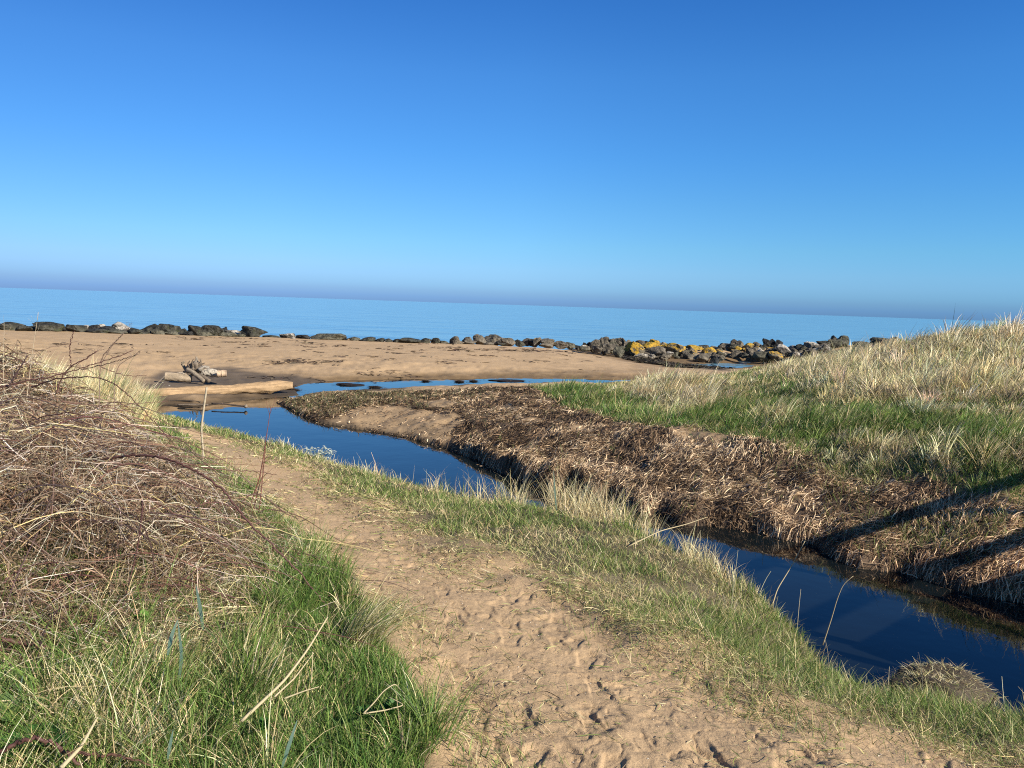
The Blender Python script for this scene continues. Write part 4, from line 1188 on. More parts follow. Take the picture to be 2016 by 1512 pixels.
class TH(Heap):
    def tube(s, P, rad, col, ns=5):
        V, F, T = tube(P, rad, ns); n = s.n
        s.v.append(V.astype(np.float32)); s.f.append(F + n)
        if len(T): s.f.append(T + n)
        s.c.append(np.tile(np.array(col, float), (len(V), 1)).astype(np.float32)); s.n += len(V); return s
def px_line(pts, ys):
    ys = np.interp(np.linspace(0, 1, len(pts)), np.linspace(0, 1, len(ys)), ys)
    return at_y(np.array([p[0] for p in pts]), np.array([p[1] for p in pts]), ys)
CANE_C = [(.10,.045,.035), (.13,.065,.045), (.16,.10,.07), (.085,.05,.045), (.20,.14,.10)]
def thorny(h, P, r0, r1, col, thorns=True, ns=6):
    m = len(P); rad = np.linspace(r0, r1, m)
    h.tube(P, rad, col, ns)
    if thorns:
        for k in range(2, m - 1, 2):
            a = np.random.default_rng(k + m).normal(size=3); a /= np.linalg.norm(a)
            h.tube(np.array([P[k], P[k] + a * (.010 + 1.5 * rad[k])]), np.array([rad[k] * .6, .0003]), np.array(col) * 1.1, 3)
def wander(n, x, y, z, az, el, L, m, droop, wob, cap_h, g=rng):
    """many curving stems at once"""
    P = np.zeros((n, m, 3)); P[:, 0] = np.stack([x, y, z], -1)
    seg = L / (m - 1)
    for k in range(1, m):
        az = az + g.normal(0, wob, n); el = el - droop + g.normal(0, wob, n)
        over = P[:, k - 1, 2] - GH(P[:, k - 1, 0], P[:, k - 1, 1]) > cap_h(P[:, k - 1, 0], P[:, k - 1, 1])
        el = np.where(over, np.minimum(el, -.15), el)
        low = P[:, k - 1, 2] - GH(P[:, k - 1, 0], P[:, k - 1, 1]) < .03
        el = np.where(low, np.maximum(el, .05), el)
        d = np.stack([np.cos(az) * np.cos(el), np.sin(az) * np.cos(el), np.sin(el)], -1)
        P[:, k] = P[:, k - 1] + d * seg[:, None]
    return P
def bramble():
    root = bpy.data.objects.new('bramble_thicket', None); link(root)
    root.location = (-3.2, 5.0, float(GH(np.array(-3.2), np.array(5.0))))
    tag(root, 'leafless tangled bramble thicket heaped left of the path', 'bramble')
    def build(h, nm, mat):
        o = h.build(nm, mat); o.parent = root; o.matrix_parent_inverse = root.matrix_world.inverted()
        o.location = -np.array(root.location); o.matrix_parent_inverse.identity(); return o
    inb = lambda x, y: (sdist(BUSH, x, y) < -.02) * np.clip(.15 + 1.6 * (fbm(x, y, .5, 131) - .28), 0, 1)
    # fine dead stems, straw and grey-brown
    h = Heap()
    for N, Lm, wm, pl, dr, mm in ((13000, .42, .0019, STRAW[:2] + [(.52,.46,.36), (.45,.36,.26), (.33,.24,.16), (.26,.17,.11), (.15,.10,.07), (.60,.53,.42)], .22, 7),
                              (28000, .26, .0018, [(.20,.13,.085), (.28,.19,.125), (.12,.075,.05), (.38,.29,.2), (.19,.11,.07), (.62,.54,.44)], .08, 6),
                              (24000, .11, .0024, [(.22,.16,.10), (.14,.09,.06), (.36,.28,.19), (.07,.05,.035)], .25, 4)):
        x, y = scatter(N * 6, 2.6, 12, 1.2, inb, a0=R(-50), a1=R(-10)); x, y = x[:N], y[:N]
        n = len(x); hb = bush_h(x, y)
        z = GH(x, y) + hb * np.sqrt(rng.random(n)) * .98
        L = rng.lognormal(math.log(Lm), .4, n)
        el = rng.normal(.25, .55, n)
        P = wander(n, x, y, z, rng.uniform(0, 6.28, n), el, L, mm, dr, .22, lambda x, y: bush_h(x, y) + .03)
        S = rng.normal(size=(n, 1, 3)); S /= np.linalg.norm(S, axis=2)[..., None]
        r = R2(x, y); W = lod(r, wm, .70)[:, None] * np.linspace(1.2, .5, mm)[None]
        h.add(*strips(P, S, W, pal(pl, n) * np.array([1.03, 1.0, .93])))
    o = build(h, 'dead_stems', M_DRY); o['kind'] = 'stuff'
    # thicker prickly stems wandering through the heap: one mesh each for the hand-placed canes below, the rest together
    h = TH()
    N = 900
    x, y = scatter(N * 12, 2.8, 11, 1.1, inb, a0=R(-48), a1=R(-12)); x, y = x[:N], y[:N]; n = len(x)
    P = wander(n, x, y, GH(x, y) + bush_h(x, y) * rng.uniform(.3, 1.0, n), rng.uniform(0, 6.28, n), rng.uniform(-.1, .9, n), rng.uniform(.5, 1.4, n), 12, .12, .10, lambda x, y: bush_h(x, y) * 1.08 + .04)
    cc = pal(CANE_C, n)
    for i in range(n): thorny(h, smooth_line(P[i], 20), .0028 * (1 + .1 * R2(x[i], y[i])), .0012, cc[i], ns=4)
    o = build(h, 'woody_stems', M_STEM); o['kind'] = 'stuff'
    CANES = [
     ([(-20,772),(0,765),(40,752),(100,742),(150,728),(200,712),(237,700),(262,690)], [6.0,6.2], .0045, .0018, 0),
     ([(60,765),(100,748),(150,742),(190,743),(220,752),(250,775),(290,815),(330,860),(350,885)], [6.2,5.6], .0042, .0015, 0),
     ([(-10,690),(50,696),(100,685),(155,671)], [6.5,6.8], .0022, .001, 2),
     ([(110,775),(120,745),(140,720),(165,708),(190,692)], [6.4,6.4], .0040, .003, 0),
     ([(140,720),(138,700),(138,680),(141,665),(146,652)], [6.4,6.4], .003, .0022, 0),
     ([(198,714),(205,698),(220,680),(243,657)], [6.2,6.2], .0026, .002, 2),
     ([(160,728),(210,716),(240,708),(258,702)], [6.2,6.1], .0028, .002, 2),
     ([(16,762),(35,732),(45,715),(55,700)], [6.0,6.0], .005, .003, 3),
     ([(195,720),(230,735),(260,741),(290,738)], [6.0,6.1], .0022, .0012, 0),
     ([(130,925),(200,905),(255,897),(310,899),(350,910),(400,935),(440,965),(470,1005),(510,1050),(560,1095),(600,1140),(650,1200),(690,1245)], [4.4,4.1,3.9,3.9], .0055, .0022, 0),
     ([(310,899),(380,898),(430,905),(480,901)], [4.3,4.8], .0024, .001, 1),
     ([(350,910),(430,925),(510,928),(545,935)], [4.2,4.9], .0026, .0012, 1),
     ([(200,800),(280,815),(330,835),(400,855),(440,862)], [5.2,5.8], .0024, .001, 1),
     ([(120,790),(200,800),(280,793),(330,790)], [5.4,5.8], .0024, .0012, 1),
     ([(-10,1255),(60,1268),(130,1282),(195,1302),(262,1320)], [2.75,2.9], .0062, .0040, 0),
     ([(200,1152),(280,1150),(350,1152),(405,1160),(470,1180),(520,1200)], [3.4,3.6], .0040, .002, 0),
     ([(-10,1482),(60,1455),(90,1455),(130,1480),(175,1530)], [2.15,2.2], .0050, .0035, 0),
     ([(130,1480),(230,1488),(330,1515),(380,1530)], [2.2,2.2], .0035, .002, 1),
     ([(455,1015),(475,990),(490,975),(510,972),(530,985),(560,1010),(590,1022)], [5.0,5.2], .0034, .0014, 0),
     ([(250,960),(300,985),(360,1020),(420,1060),(470,1090),(530,1130)], [3.9,3.8], .0032, .0014, 1),
     ([(0,905),(60,880),(130,868),(200,875),(260,900),(320,950)], [4.6,4.3], .0036, .0016, 1),
     ([(20,850),(80,820),(140,812),(210,830),(270,870)], [5.2,4.9], .0034, .0014, 0),
     ([(0,1080),(70,1040),(150,1020),(240,1030),(310,1070)], [3.6,3.5], .0034, .0016, 3),
    ]
    for pts, ys, r0, r1, ci in CANES:
        h = TH(); P = smooth_line(px_line(pts, ys), 8 * len(pts)); m = len(P)
        P[1:-1] += rng.normal(0, .003, (m - 2, 3))
        thorny(h, P, r0 * 1.4, r1 * 1.5, CANE_C[ci], ns=7)
        build(h, 'cane', M_STEM)
bramble()

def stalk(name, label, cat, pts, ys, r0, r1, col, twigs=0, umbel=None, seed=1):
    g = np.random.default_rng(seed)
    P = smooth_line(px_line(pts, ys), 6 * len(pts))
    h = TH(); h.tube(P, np.linspace(r0, r1, len(P)), col, 7)
    z = GH(P[0, 0], P[0, 1])
    if P[0, 2] > z:
        h.tube(np.array([P[0], [P[0, 0] - .02, P[0, 1], z - .03]]), r0, col, 7)
    o = h.build(name, M_STEM); tag(o, label, cat)
    def part(nm, fn):
        h2 = TH(); fn(h2); h2.build(nm, M_STEM, o)
    if twigs:
        def f(h2):
            for k in g.integers(len(P) // 3, len(P) - 1, twigs):
                d = g.normal(size=3); d[2] = abs(d[2]) + .6; d /= np.linalg.norm(d)
                q = np.array([P[k] + d * t * .14 * g.uniform(.5, 1.2) + np.array([0, 0, t * t * .02]) for t in (0, .5, 1)])
                h2.tube(q, [r1 * .8, r1 * .6, r1 * .3], col, 4)
        part('twigs', f)
    if umbel:
        def f(h2):
            for c_, sz in umbel:
                c0 = P[-1] if c_ is None else c_
                for k in range(12):
                    d = g.normal(size=3); d[2] = abs(d[2]) * .5 + .25; d /= np.linalg.norm(d)
                    e = c0 + d * sz * g.uniform(.7, 1.1)
                    h2.tube(np.array([c0, (c0 + e) / 2 + [0, 0, -.004], e]), [.0014, .001, .0007], col, 4)
                    for _ in range(3):
                        e2 = e + (d + g.normal(size=3) * .5) * sz * .25
                        h2.tube(np.array([e, e2]), [.0008, .0004], col, 3)
        part('seed_head', f)
    return o
TAN = (.46,.37,.24)
stalk('bamboo_stake', 'pale weathered stake standing upright at the left edge of the path', 'stake', [(388,1010),(393,985),(397,940),(400,890),(396,845),(401,805),(407,762)], [7.6,7.6], .011, .010, (.40,.33,.22), seed=2)
stalk('dry_stalk', 'tall branched pale stalk crossing the beach and sea at far left', 'dead plant', [(52,790),(58,740),(63,700),(68,665),(72,640),(75,615)], [6.6,6.6], .0035, .0012, TAN, twigs=9, seed=3)
stalk('dry_stalk', 'thin leafless stalk just left of the tall branched one', 'dead plant', [(8,760),(6,720),(8,660),(8,635)], [6.6,6.6], .003, .0012, TAN, twigs=3, seed=4)
stalk('dry_stalk', 'dark dead umbel stem with a spoked seed head at the right tip', 'dead plant', [(225,760),(228,735),(235,718),(250,708),(261,702)], [6.3,6.3], .003, .002, (.17,.11,.08), umbel=[(None, .075)], seed=5)
stalk('dry_stalk', 'dead umbel stem with a spoked seed head left of the other one', 'dead plant', [(140,790),(142,745),(150,718),(170,706),(190,692)], [6.5,6.5], .003, .002, (.17,.11,.08), umbel=[(None, .07)], seed=6)
stalk('dry_stalk', 'dead stem ending in a faint spoked head over the boulders', 'dead plant', [(196,740),(200,714),(220,682),(243,655),(252,648)], [6.6,6.6], .0028, .0016, (.17,.11,.08), umbel=[(None, .06)], seed=7)
for i, (pts, lab) in enumerate([([(487,1030),(496,985),(510,945),(518,905),(524,862),(529,830),(533,800)], 'tallest dark red shoot at the left edge of the path'),
                               ([(505,1035),(512,990),(516,950),(520,910),(523,880)], 'middle dark red shoot beside the tallest one'),
                               ([(492,1030),(500,1000),(508,965),(519,930)], 'short dark red shoot low beside the taller two')]):
    stalk('red_shoot', lab, 'shoot', pts, [5.6,5.7], .0055, .002, (.15,.05,.035), twigs=6, seed=20 + i)
for i, (pts, ys, w, lab) in enumerate([
      ([(475,1420),(560,1340),(605,1280),(645,1215)], [2.35,2.7], .006, 'thick broken reed stem pointing up right in the grass'),
      ([(540,1372),(580,1335),(618,1285)], [2.45,2.6], .0035, 'thin broken reed alongside the thick broken one'),
      ([(560,1375),(600,1360),(628,1352)], [2.45,2.5], .003, 'low reed stub right of the thick broken reed'),
      ([(120,1512),(160,1470),(192,1412)], [2.05,2.2], .007, 'pale broken reed stem at the bottom left corner'),
      ([(715,1405),(735,1385),(755,1360),(778,1345),(797,1367)], [2.6,2.7], .003, 'folded pale reed blade near the path edge at the bottom'),
      ([(715,1405),(760,1398),(797,1388),(765,1372)], [2.6,2.7], .003, 'second folded reed blade bent back to the ground'),
      ([(613,1345),(616,1280),(602,1300)], [2.55,2.6], .002, 'thin straw folded over beside the broken reeds'),
      ([(1238,1075),(1300,1045),(1352,1032),(1392,1018)], [7.2,7.9], .006, 'long pale reed stem leaning out over the stream'),
      ([(1518,1200),(1530,1160),(1555,1120),(1585,1065)], [6.9,7.2], .006, 'short pale reed slanting up over the dark water'),
      ([(1620,1270),(1638,1215),(1648,1180),(1660,1150),(1680,1134)], [6.0,6.0], .004, 'bent forked reed at the bank edge above the wide water')]):
    h = TH(); P = smooth_line(px_line(pts, ys), 22)
    h.tube(P, np.linspace(w, w * .45, len(P)), (.56,.46,.27), 6)
    tag(h.build('reed', M_DRY), lab, 'reed')
# broad blue-green blades of young reed
for i, (pts, w, y0, lab) in enumerate([
      ([(330,1290),(338,1250),(350,1220)], 5.5, 2.75, 'broad blue-green blade, left of a joined pair'), ([(352,1345),(358,1290),(350,1220)], 4.5, 2.72, 'narrow blue-green blade, right of a joined pair'),
      ([(400,1240),(393,1190),(385,1150)], 5, 3.2, 'blue-green blade standing up among the dead bramble stems'), ([(555,1512),(568,1470),(585,1418)], 5, 2.25, 'tall blue-green blade at the bottom below the broken reeds'),
      ([(330,1495),(335,1465),(341,1437)], 4.5, 2.2, 'short blue-green blade at the bottom centre-left'), ([(200,1350),(212,1320),(224,1295)], 5, 2.7, 'blue-green blade beside the tip of the purple cane'),
      ([(32,1400),(38,1360),(45,1330)], 4.5, 2.5, 'blue-green blade near the big pale leaves'), ([(1085,995),(1088,965),(1092,925)], 4, 9.0, 'upright green blade on the brink against the dark bank'),
      ([(1003,800),(1012,842),(1015,850)], 2, 9.3, '')][:8]):
    P = smooth_line(px_line(pts, [y0, y0]), 10); s_ = y0 / F_PX * w
    if i == 7: P = smooth_line(px_line([(1096,1010),(1092,965),(1090,925)], [8.7, 8.7]), 10); s_ *= .4
    C = P[None]; S = np.array([[[.9, -.3, .15]]]); W = (s_ * np.sin(np.linspace(.5, math.pi - .12, 10)))[None]
    V, F, c = strips(C, S, W, np.array([[.34,.50,.31]]), np.array([[.44,.58,.40]]))
    tag(mk_mesh('reed_leaf', V, F, M_GRASS, col=c), lab, 'leaf')

def leaf_mesh(L, W, fold=.25, m=9, wav=0.0, g=rng):
    t = np.linspace(0, 1, m); w = W * np.sin(np.clip(t * math.pi * .96 + .06, 0, math.pi)) ** .7
    V = []; 
    for k in range(m):
        for s_ in (-1, -.5, 0, .5, 1):
            V.append((L * t[k], s_ * w[k], abs(s_) * w[k] * fold + L * .22 * math.sin(t[k] * 2.4) + wav * math.sin(t[k] * 17 + s_ * 2) * abs(s_) * .4 * W))
    F = [(k * 5 + j, k * 5 + j + 1, (k + 1) * 5 + j + 1, (k + 1) * 5 + j) for k in range(m - 1) for j in range(4)]
    return np.array(V), np.array(F)
def rosette(name, lab, cat, c, n, L, W, col, seed, up=.5, mat=None, part='leaf', group=None):
    g = np.random.default_rng(seed)
    root = bpy.data.objects.new(name, None); link(root); root.location = c; tag(root, lab, cat, group)
    for k in range(n):
        V, F = leaf_mesh(L * g.uniform(.7, 1.15), W * g.uniform(.8, 1.2), g.uniform(.1, .4), wav=.25)
        cc = np.tile(np.array(col) * math.exp(g.normal(0, .2)), (len(V), 1))
        o = mk_mesh(part, V, F, mat or M_GRASS, root, col=cc)
        o.rotation_euler = (g.uniform(-.3, .3), -up * g.uniform(.4, 1.3), k * 2.4 + g.uniform(-.3, .3))
        o.location = (0, 0, .01)
    return root
def gp(px, py, dz=0.):
    p = hit(px, py)[0]; return (p[0], p[1], float(GH(p[0], p[1])) + dz)
rosette('dock_plant', 'pale green broad-leaved plant at the left frame edge below the purple cane', 'plant', gp(12,1385,.03), 7, .12, .028, (.17,.25,.08), 31, .7)
rosette('dock_plant', 'broad-leaved plant low at the far left under the first one', 'plant', gp(28,1450,.03), 6, .11, .028, (.16,.24,.08), 32, .8)
rosette('dock_plant', 'dark broad-leaved plant in the bottom left corner', 'plant', gp(60,1508,.04), 8, .14, .045, (.06,.15,.03), 33, .35)
rosette('dock_plant', 'small bright leafy plant under the dead bramble stems', 'plant', gp(285,1262,.07), 6, .06, .018, (.14,.27,.05), 34, .6)
rosette('dock_plant', 'leafy plant in the grass left of the small reed leaf', 'plant', gp(80,1370,.05), 5, .08, .020, (.13,.24,.05), 36, .6)
rosette('nettle', 'dark leafy herb near the path edge at the bottom', 'plant', gp(770,1440,.07), 16, .055, .014, (.06,.15,.03), 37, .9)
rosette('nettle', 'dark leafy herb left of the other one by the bottom path edge', 'plant', gp(715,1455,.07), 14, .055, .013, (.06,.15,.03), 38, .9)
rosette('nettle', 'leafy herb in shade below the broken reeds', 'plant', gp(520,1478,.07), 14, .05, .013, (.055,.14,.03), 39, .9)

def arch_tuft():
    c = gp(700, 1262); g = np.random.default_rng(50); n = 420
    x = c[0] + g.normal(0, .05, n); y = c[1] + g.normal(0, .05, n)
    az = g.normal(-.02, .5, n); l0 = g.uniform(.25, .8, n)
    dry = g.random(n) < .55
    col = np.where(dry[:, None], pal(PALEST + STRAW, n, g=g), pal(GREEN + OLIVE[:2], n, g=g))
    V, F, C = blades(x, y, nrm(n, .30, .07, .1, g=g), np.full(n, .0017), az, l0, l0 + g.uniform(.7, 1.3, n), col, m=8, g=g)
    tag(mk_mesh('marram_tuft', V, F, M_DRY, col=C), 'tuft of long blades arching over the left side of the path', 'grass tuft')
arch_tuft()
def silver_plant():
    c = at_y(np.array(628), np.array(885), 12.5); g = np.random.default_rng(60)
    c = np.array([c[0], c[1], float(GH(c[0], c[1]))])
    root = bpy.data.objects.new('silver_leaved_plant', None); link(root); root.location = c
    tag(root, 'pale silvery-leaved plant on the near brink of the stream', 'plant')
    h = TH(); h2 = Heap()
    for k in range(44):
        d = np.array([g.normal(0, .10), g.normal(0, .07), g.uniform(.06, .26)])
        h.tube(np.array([(0, 0, 0), d * [.6, .6, .6], d]), [.003, .002, .002], (.25,.3,.15), 4)
        for j in range(7):
            q = d + g.normal(0, .018, 3); a = g.uniform(0, 6.28)
            V, F = leaf_mesh(.05, .016, .2, m=4)
            Rz = np.array([[math.cos(a), -math.sin(a), 0], [math.sin(a), math.cos(a), 0], [0, 0, 1]])
            h2.add(V @ Rz.T + q, F, np.tile(np.array((.60,.64,.52)) * g.uniform(.7, 1.15), (len(V), 1)))
    h.build('stems', M_STEM, root); h2.build('leaves', M_DRY, root)
silver_plant()
def clod():
    g = np.random.default_rng(70)
    c = np.array([3.46, 5.85])
    root = bpy.data.objects.new('grassy_clod', None); link(root); root.location = (c[0], c[1], 0)
    tag(root, 'slumped earth clod topped with dead grass at the lower right water edge', 'clod of earth')
    V, F = _ICO[5]
    P = V * (1 + .35 * (n3(V + 3, .6, 2) - .5) + .18 * (n3(V, .2, 4) - .5))[:, None]
    P = P * (1 + .5 * (n3(V + 9, .45, 6) - .5))[:, None] * [.40, .27, .21]; P[:, 2] += .02
    o = mk_mesh('earth', P, F, M_WEED, root, col=np.tile((.06,.045,.03), (len(P), 1)))
    n = 2600
    d = g.normal(size=(n, 3)); d[:, 2] = np.abs(d[:, 2]) + .25; d /= np.linalg.norm(d, axis=1)[:, None]
    i = np.argmax(d @ V.T, axis=1); q = P[i]
    top = d[:, 2] > .6
    col = np.where((g.random(n) < .8)[:, None], pal(PALEST + STRAW, n, g=g), pal(GREEN + OLIVE, n, g=g))
    az = g.uniform(0, 6.28, n)
    l0 = np.where(top, g.uniform(.9, 1.6, n), g.uniform(1.2, 2.0, n))
    Vb, Fb, Cb = blades(q[:, 0], q[:, 1], nrm(n, .08, .03, .03, g=g), np.full(n, .0020), az, l0, l0 + g.uniform(.1, .8, n), col, z=q[:, 2], m=4, g=g)
    mk_mesh('dead_grass', Vb, Fb, M_DRY, root, col=Cb)
clod()
# ================================================================ DRIFTWOOD, WRACK, BRIDGE
M_WOOD = attr_mat('weathered_driftwood', .8, spec=.2, noise=[(9, .82, 1.15), (40, .85, 1.12)], bump=[(30, .012), (140, .004)])
M_PLANK = attr_mat('bridge_timber', .8, spec=.2, noise=[(6, .8, 1.15), (50, .85, 1.1)], bump=[(60, .004)])
def log_part(name, P, rad, col, parent, seed, ns=26, flat=1.0, knots=3, rough=.16, m=46, ends=(1, 1)):
    g = np.random.default_rng(seed)
    P = smooth_line(P, m); rad = np.interp(np.linspace(0, 1, m), np.linspace(0, 1, len(rad)), rad)
    V, F, T = tube(P, rad, ns)
    body = V[:m * ns].reshape(m, ns, 3)
    ang = np.linspace(0, 2 * math.pi, ns, endpoint=False)[None]; u = np.linspace(0, 1, m)[:, None] * len(P) * .06
    s = (vnoise(np.cos(ang) * 1.2 + 0 * u, np.sin(ang) * 1.2 + u * 1.3, .45, seed) - .5) * rough + (vnoise(ang * 2 + 0 * u, u * 3, .5, seed + 3) - .5) * rough * .6
    groove = (vnoise(ang * 6 + 0 * u, u * .8, .7, seed + 9) - .5) * rough * .45
    kn = 0
    for _ in range(knots):
        ku, ka = g.integers(4, m - 4), g.uniform(0, 6.28)
        kn = kn + g.uniform(.15, .35) * np.exp(-((np.arange(m)[:, None] - ku) / 1.6) ** 2 - ((np.angle(np.exp(1j * (ang - ka)))) / .3) ** 2)
    body = P[:, None] + (body - P[:, None]) * (1 + s + groove + kn)[..., None]
    V[:m * ns] = body.reshape(-1, 3)
    c = np.array(col) * (1 + 1.4 * (vnoise(ang * 7 + 0 * u, u * 1.2, .6, seed + 11) - .5) * .5)[..., None]
    C = np.vstack([c.reshape(-1, 3), np.tile(np.array(col) * .8, (2, 1))])
    return mk_mesh(name, V, [F, T], M_WOOD, parent, col=C)
def long_log():
    pts = [(262,776),(300,775),(340,775),(400,772),(460,767),(520,760),(555,754),(574,753)]
    P = px_line(pts, [20.9, 21.2, 21.6, 22.2, 22.9, 23.4, 23.8, 24.0])
    rad = np.array([.11,.13,.135,.145,.15,.16,.185,.12]) * 1.0
    for i in range(len(P)):
        zg = max(float(GH(P[i, 0], P[i, 1])), 0)
        P[i, 2] = .6 * P[i, 2] + .4 * (zg + rad[i] * .8)
    o = log_part('driftwood_log', P, rad, (.34,.225,.12), None, 1, knots=8, m=90, rough=.34)
    tag(o, 'long bleached driftwood trunk lying along the edge of the pool', 'driftwood log')
    h = TH(); q = P[-1]
    g = np.random.default_rng(2)
    for k in range(9):
        e = q + np.array([g.uniform(.0, .28), g.uniform(-.15, .05), g.uniform(-.16, -.02)])
        h.tube(np.array([q + [-.04, 0, -.06], (q + e) / 2 + g.normal(0, .03, 3), e]), [.018, .012, .005], (.07,.05,.035), 5)
    h.build('broken_roots', M_WOOD, o)
long_log()
def stump_pile():
    Y = 24.6
    zb = lambda p: float(GH(p[0], p[1]))
    def pl(pts, y): return px_line(pts, y if isinstance(y, list) else [y, y])
    o = log_part('driftwood_log', pl([(325,741),(340,742),(358,744),(377,746)], [24.3, 24.5]), [.14,.135,.13,.12], (.34,.26,.17), None, 3, knots=2, rough=.12)
    tag(o, 'short sawn driftwood log left of the root stump', 'driftwood log')
    root = bpy.data.objects.new('driftwood_stump', None); link(root)
    c = at_y(np.array(385), np.array(736), 24.9); root.location = c
    tag(root, 'upturned tangled grey root stump on the dark sand', 'driftwood stump')
    inv = lambda P: P - c
    g = np.random.default_rng(5)
    log_part('root_crown', inv(pl([(366,740),(376,728),(386,722),(400,730)], 24.9)), [.10,.17,.19,.10], (.20,.155,.11), root, 6, knots=7, rough=.5)
    for i, (pts, r0, r1, col) in enumerate([
        ([(372,733),(362,722),(357,715),(364,712)], .07, .02, (.24,.19,.13)), ([(382,725),(384,715),(388,707),(386,702)], .08, .02, (.28,.23,.17)),
        ([(388,724),(396,712),(394,706)], .05, .015, (.2,.15,.1)), ([(376,726),(370,716),(374,710)], .05, .012, (.14,.1,.07)),
        ([(392,728),(402,722),(412,723)], .06, .03, (.4,.34,.26)), ([(366,738),(356,734),(348,735)], .05, .015, (.4,.33,.24)),
        ([(386,730),(394,718),(404,714)], .04, .012, (.16,.12,.08)), ([(380,722),(378,712),(381,707)], .035, .01, (.12,.09,.06)),
        ([(398,730),(404,738),(402,746)], .04, .015, (.3,.25,.19))]):
        log_part('root', inv(pl(pts, 24.8 + g.uniform(-.15, .15))), [r0, (r0 + r1) / 2, r1], col, root, 10 + i, ns=12, m=14, knots=2, rough=.5)
    for pts, r, col, lab, sd in [
        ([(368,727),(380,733),(392,743),(402,751)], .075, (.27,.215,.15), 'slanting grey log leaning on the stump, left of two', 21),
        ([(388,738),(400,743),(412,750)], .075, (.19,.145,.10), 'darker short log leaning on the stump, right of two', 22)]:
        tag(log_part('driftwood_log', pl(pts, [24.5, 24.2]), [r * .8, r, r * .85], col, None, sd, ns=18, m=24, knots=2, rough=.2), lab, 'driftwood log')
    tag(log_part('driftwood_log', pl([(398,735),(410,733),(430,736)], [24.9, 24.9]), [.10,.13,.12], (.46,.40,.31), None, 24, knots=2, rough=.3), 'pale split log behind the stump', 'driftwood log')
    tag(log_part('driftwood_block', pl([(427,736),(436,735.5),(446,735)], [24.6, 24.7]), [.11,.115,.11], (.52,.37,.24), None, 25, ns=8, knots=1, rough=.14), 'sawn orange-brown block at the right end of the driftwood heap', 'driftwood block')
stump_pile()
def stick(pts, ys, r0, r1, col, lab, seed, knob=None):
    P = px_line(pts, ys)
    o = log_part('driftwood_stick', P, [r0, (r0 + r1) / 2, r1], col, None, seed, ns=10, m=20, knots=2, rough=.4)
    tag(o, lab, 'stick')
    if knob:
        V, F = _ICO[3]; mk_mesh('knob', V * knob * (1 + .4 * (n3(V, .7, 3) - .5))[:, None] + P[-1], F, M_WOOD, o, col=np.tile((.22,.17,.12), (len(V), 1)))
stick([(417,794),(440,795),(465,798),(484,800)], [20.4,20.2], .022, .018, (.11,.08,.06), 'thin dark stick with a knobbed end lying in the pool', 41, .05)
stick([(350,797),(380,796),(410,797)], [20.3,20.3], .025, .015, (.20,.155,.11), 'short stick on the mud under the long log', 42)
stick([(620,757),(640,761),(680,767)], [27.5,26.5], .028, .018, (.07,.05,.04), 'dark branch lying in the upper channel', 43)
stick([(330,790),(360,788),(395,791)], [20.9,20.8], .02, .015, (.09,.07,.05), 'dark stick under the left part of the long log', 44)

# pale shells and pebbles round the stump
for i, (px, py) in enumerate([(320,755),(354,754),(398,752),(404,753),(412,754),(396,753),(333,760),(372,752)]):
    p = hit(px, py)[0]; V, F = _ICO[3]
    o = mk_mesh('shell', V * [.035, .025, .016] * random.uniform(.7, 1.2), F, RM['p'], col=None); o.location = (p[0], p[1], float(GH(p[0], p[1])) + .006)
    tag(o, 'small white shell on the dark sand around the driftwood', 'shell', 'shells around the driftwood')

def weed_clump(px, py, w, lab, seed, z=.0, hpx=5):
    c = at_z(np.array(px), np.array(py), z); g = np.random.default_rng(seed)
    ww = w / F_PX * c[1]; dd = ww * .5
    V, F = _ICO[4]
    P = V * (1 + .9 * (n3(V + seed, .5, 3) - .5))[:, None] * [ww / 2, dd / 2, hpx / F_PX * c[1] * .8]
    o = mk_mesh('seaweed_clump', P, F, M_WEED, col=np.tile((.022,.016,.012), (len(V), 1))); o.location = (c[0], c[1], z)
    n = 260
    x = g.normal(0, ww * .28, n); y = g.normal(0, dd * .28, n)
    zz = np.full(n, 0.) + .04 * np.exp(-(x / ww * 3) ** 2)
    Vb, Fb, Cb = blades(x, y, nrm(n, .16, .07, .05, g=g), np.full(n, .007), g.uniform(0, 6.28, n), g.uniform(1.3, 1.55, n), g.uniform(1.5, 1.8, n), pal([(.03,.02,.015), (.06,.04,.025), (.10,.07,.04)], n, g=g), z=zz, m=4, g=g)
    mk_mesh('fronds', Vb, Fb, M_WEED, o, col=Cb)
    tag(o, lab, 'seaweed clump')
for a in [(686,758,52,'black weed heap in the blue channel, nearest the long log'), (738,763,26,'small weed clump on the near edge of the channel'), (838,751,14,'tiny weed lump left of the pair in the channel'),
          (905,752,18,'weed lump in the channel, left of a close pair'), (932,751,16,'weed lump in the channel, right of a close pair'), (1002,750,74,'long flat black weed mat at the right of the channel'), (578,768,22,'dark weed at the right end of the long log')]:
    weed_clump(a[0], a[1], a[2], a[3], a[0], hpx=3.5)
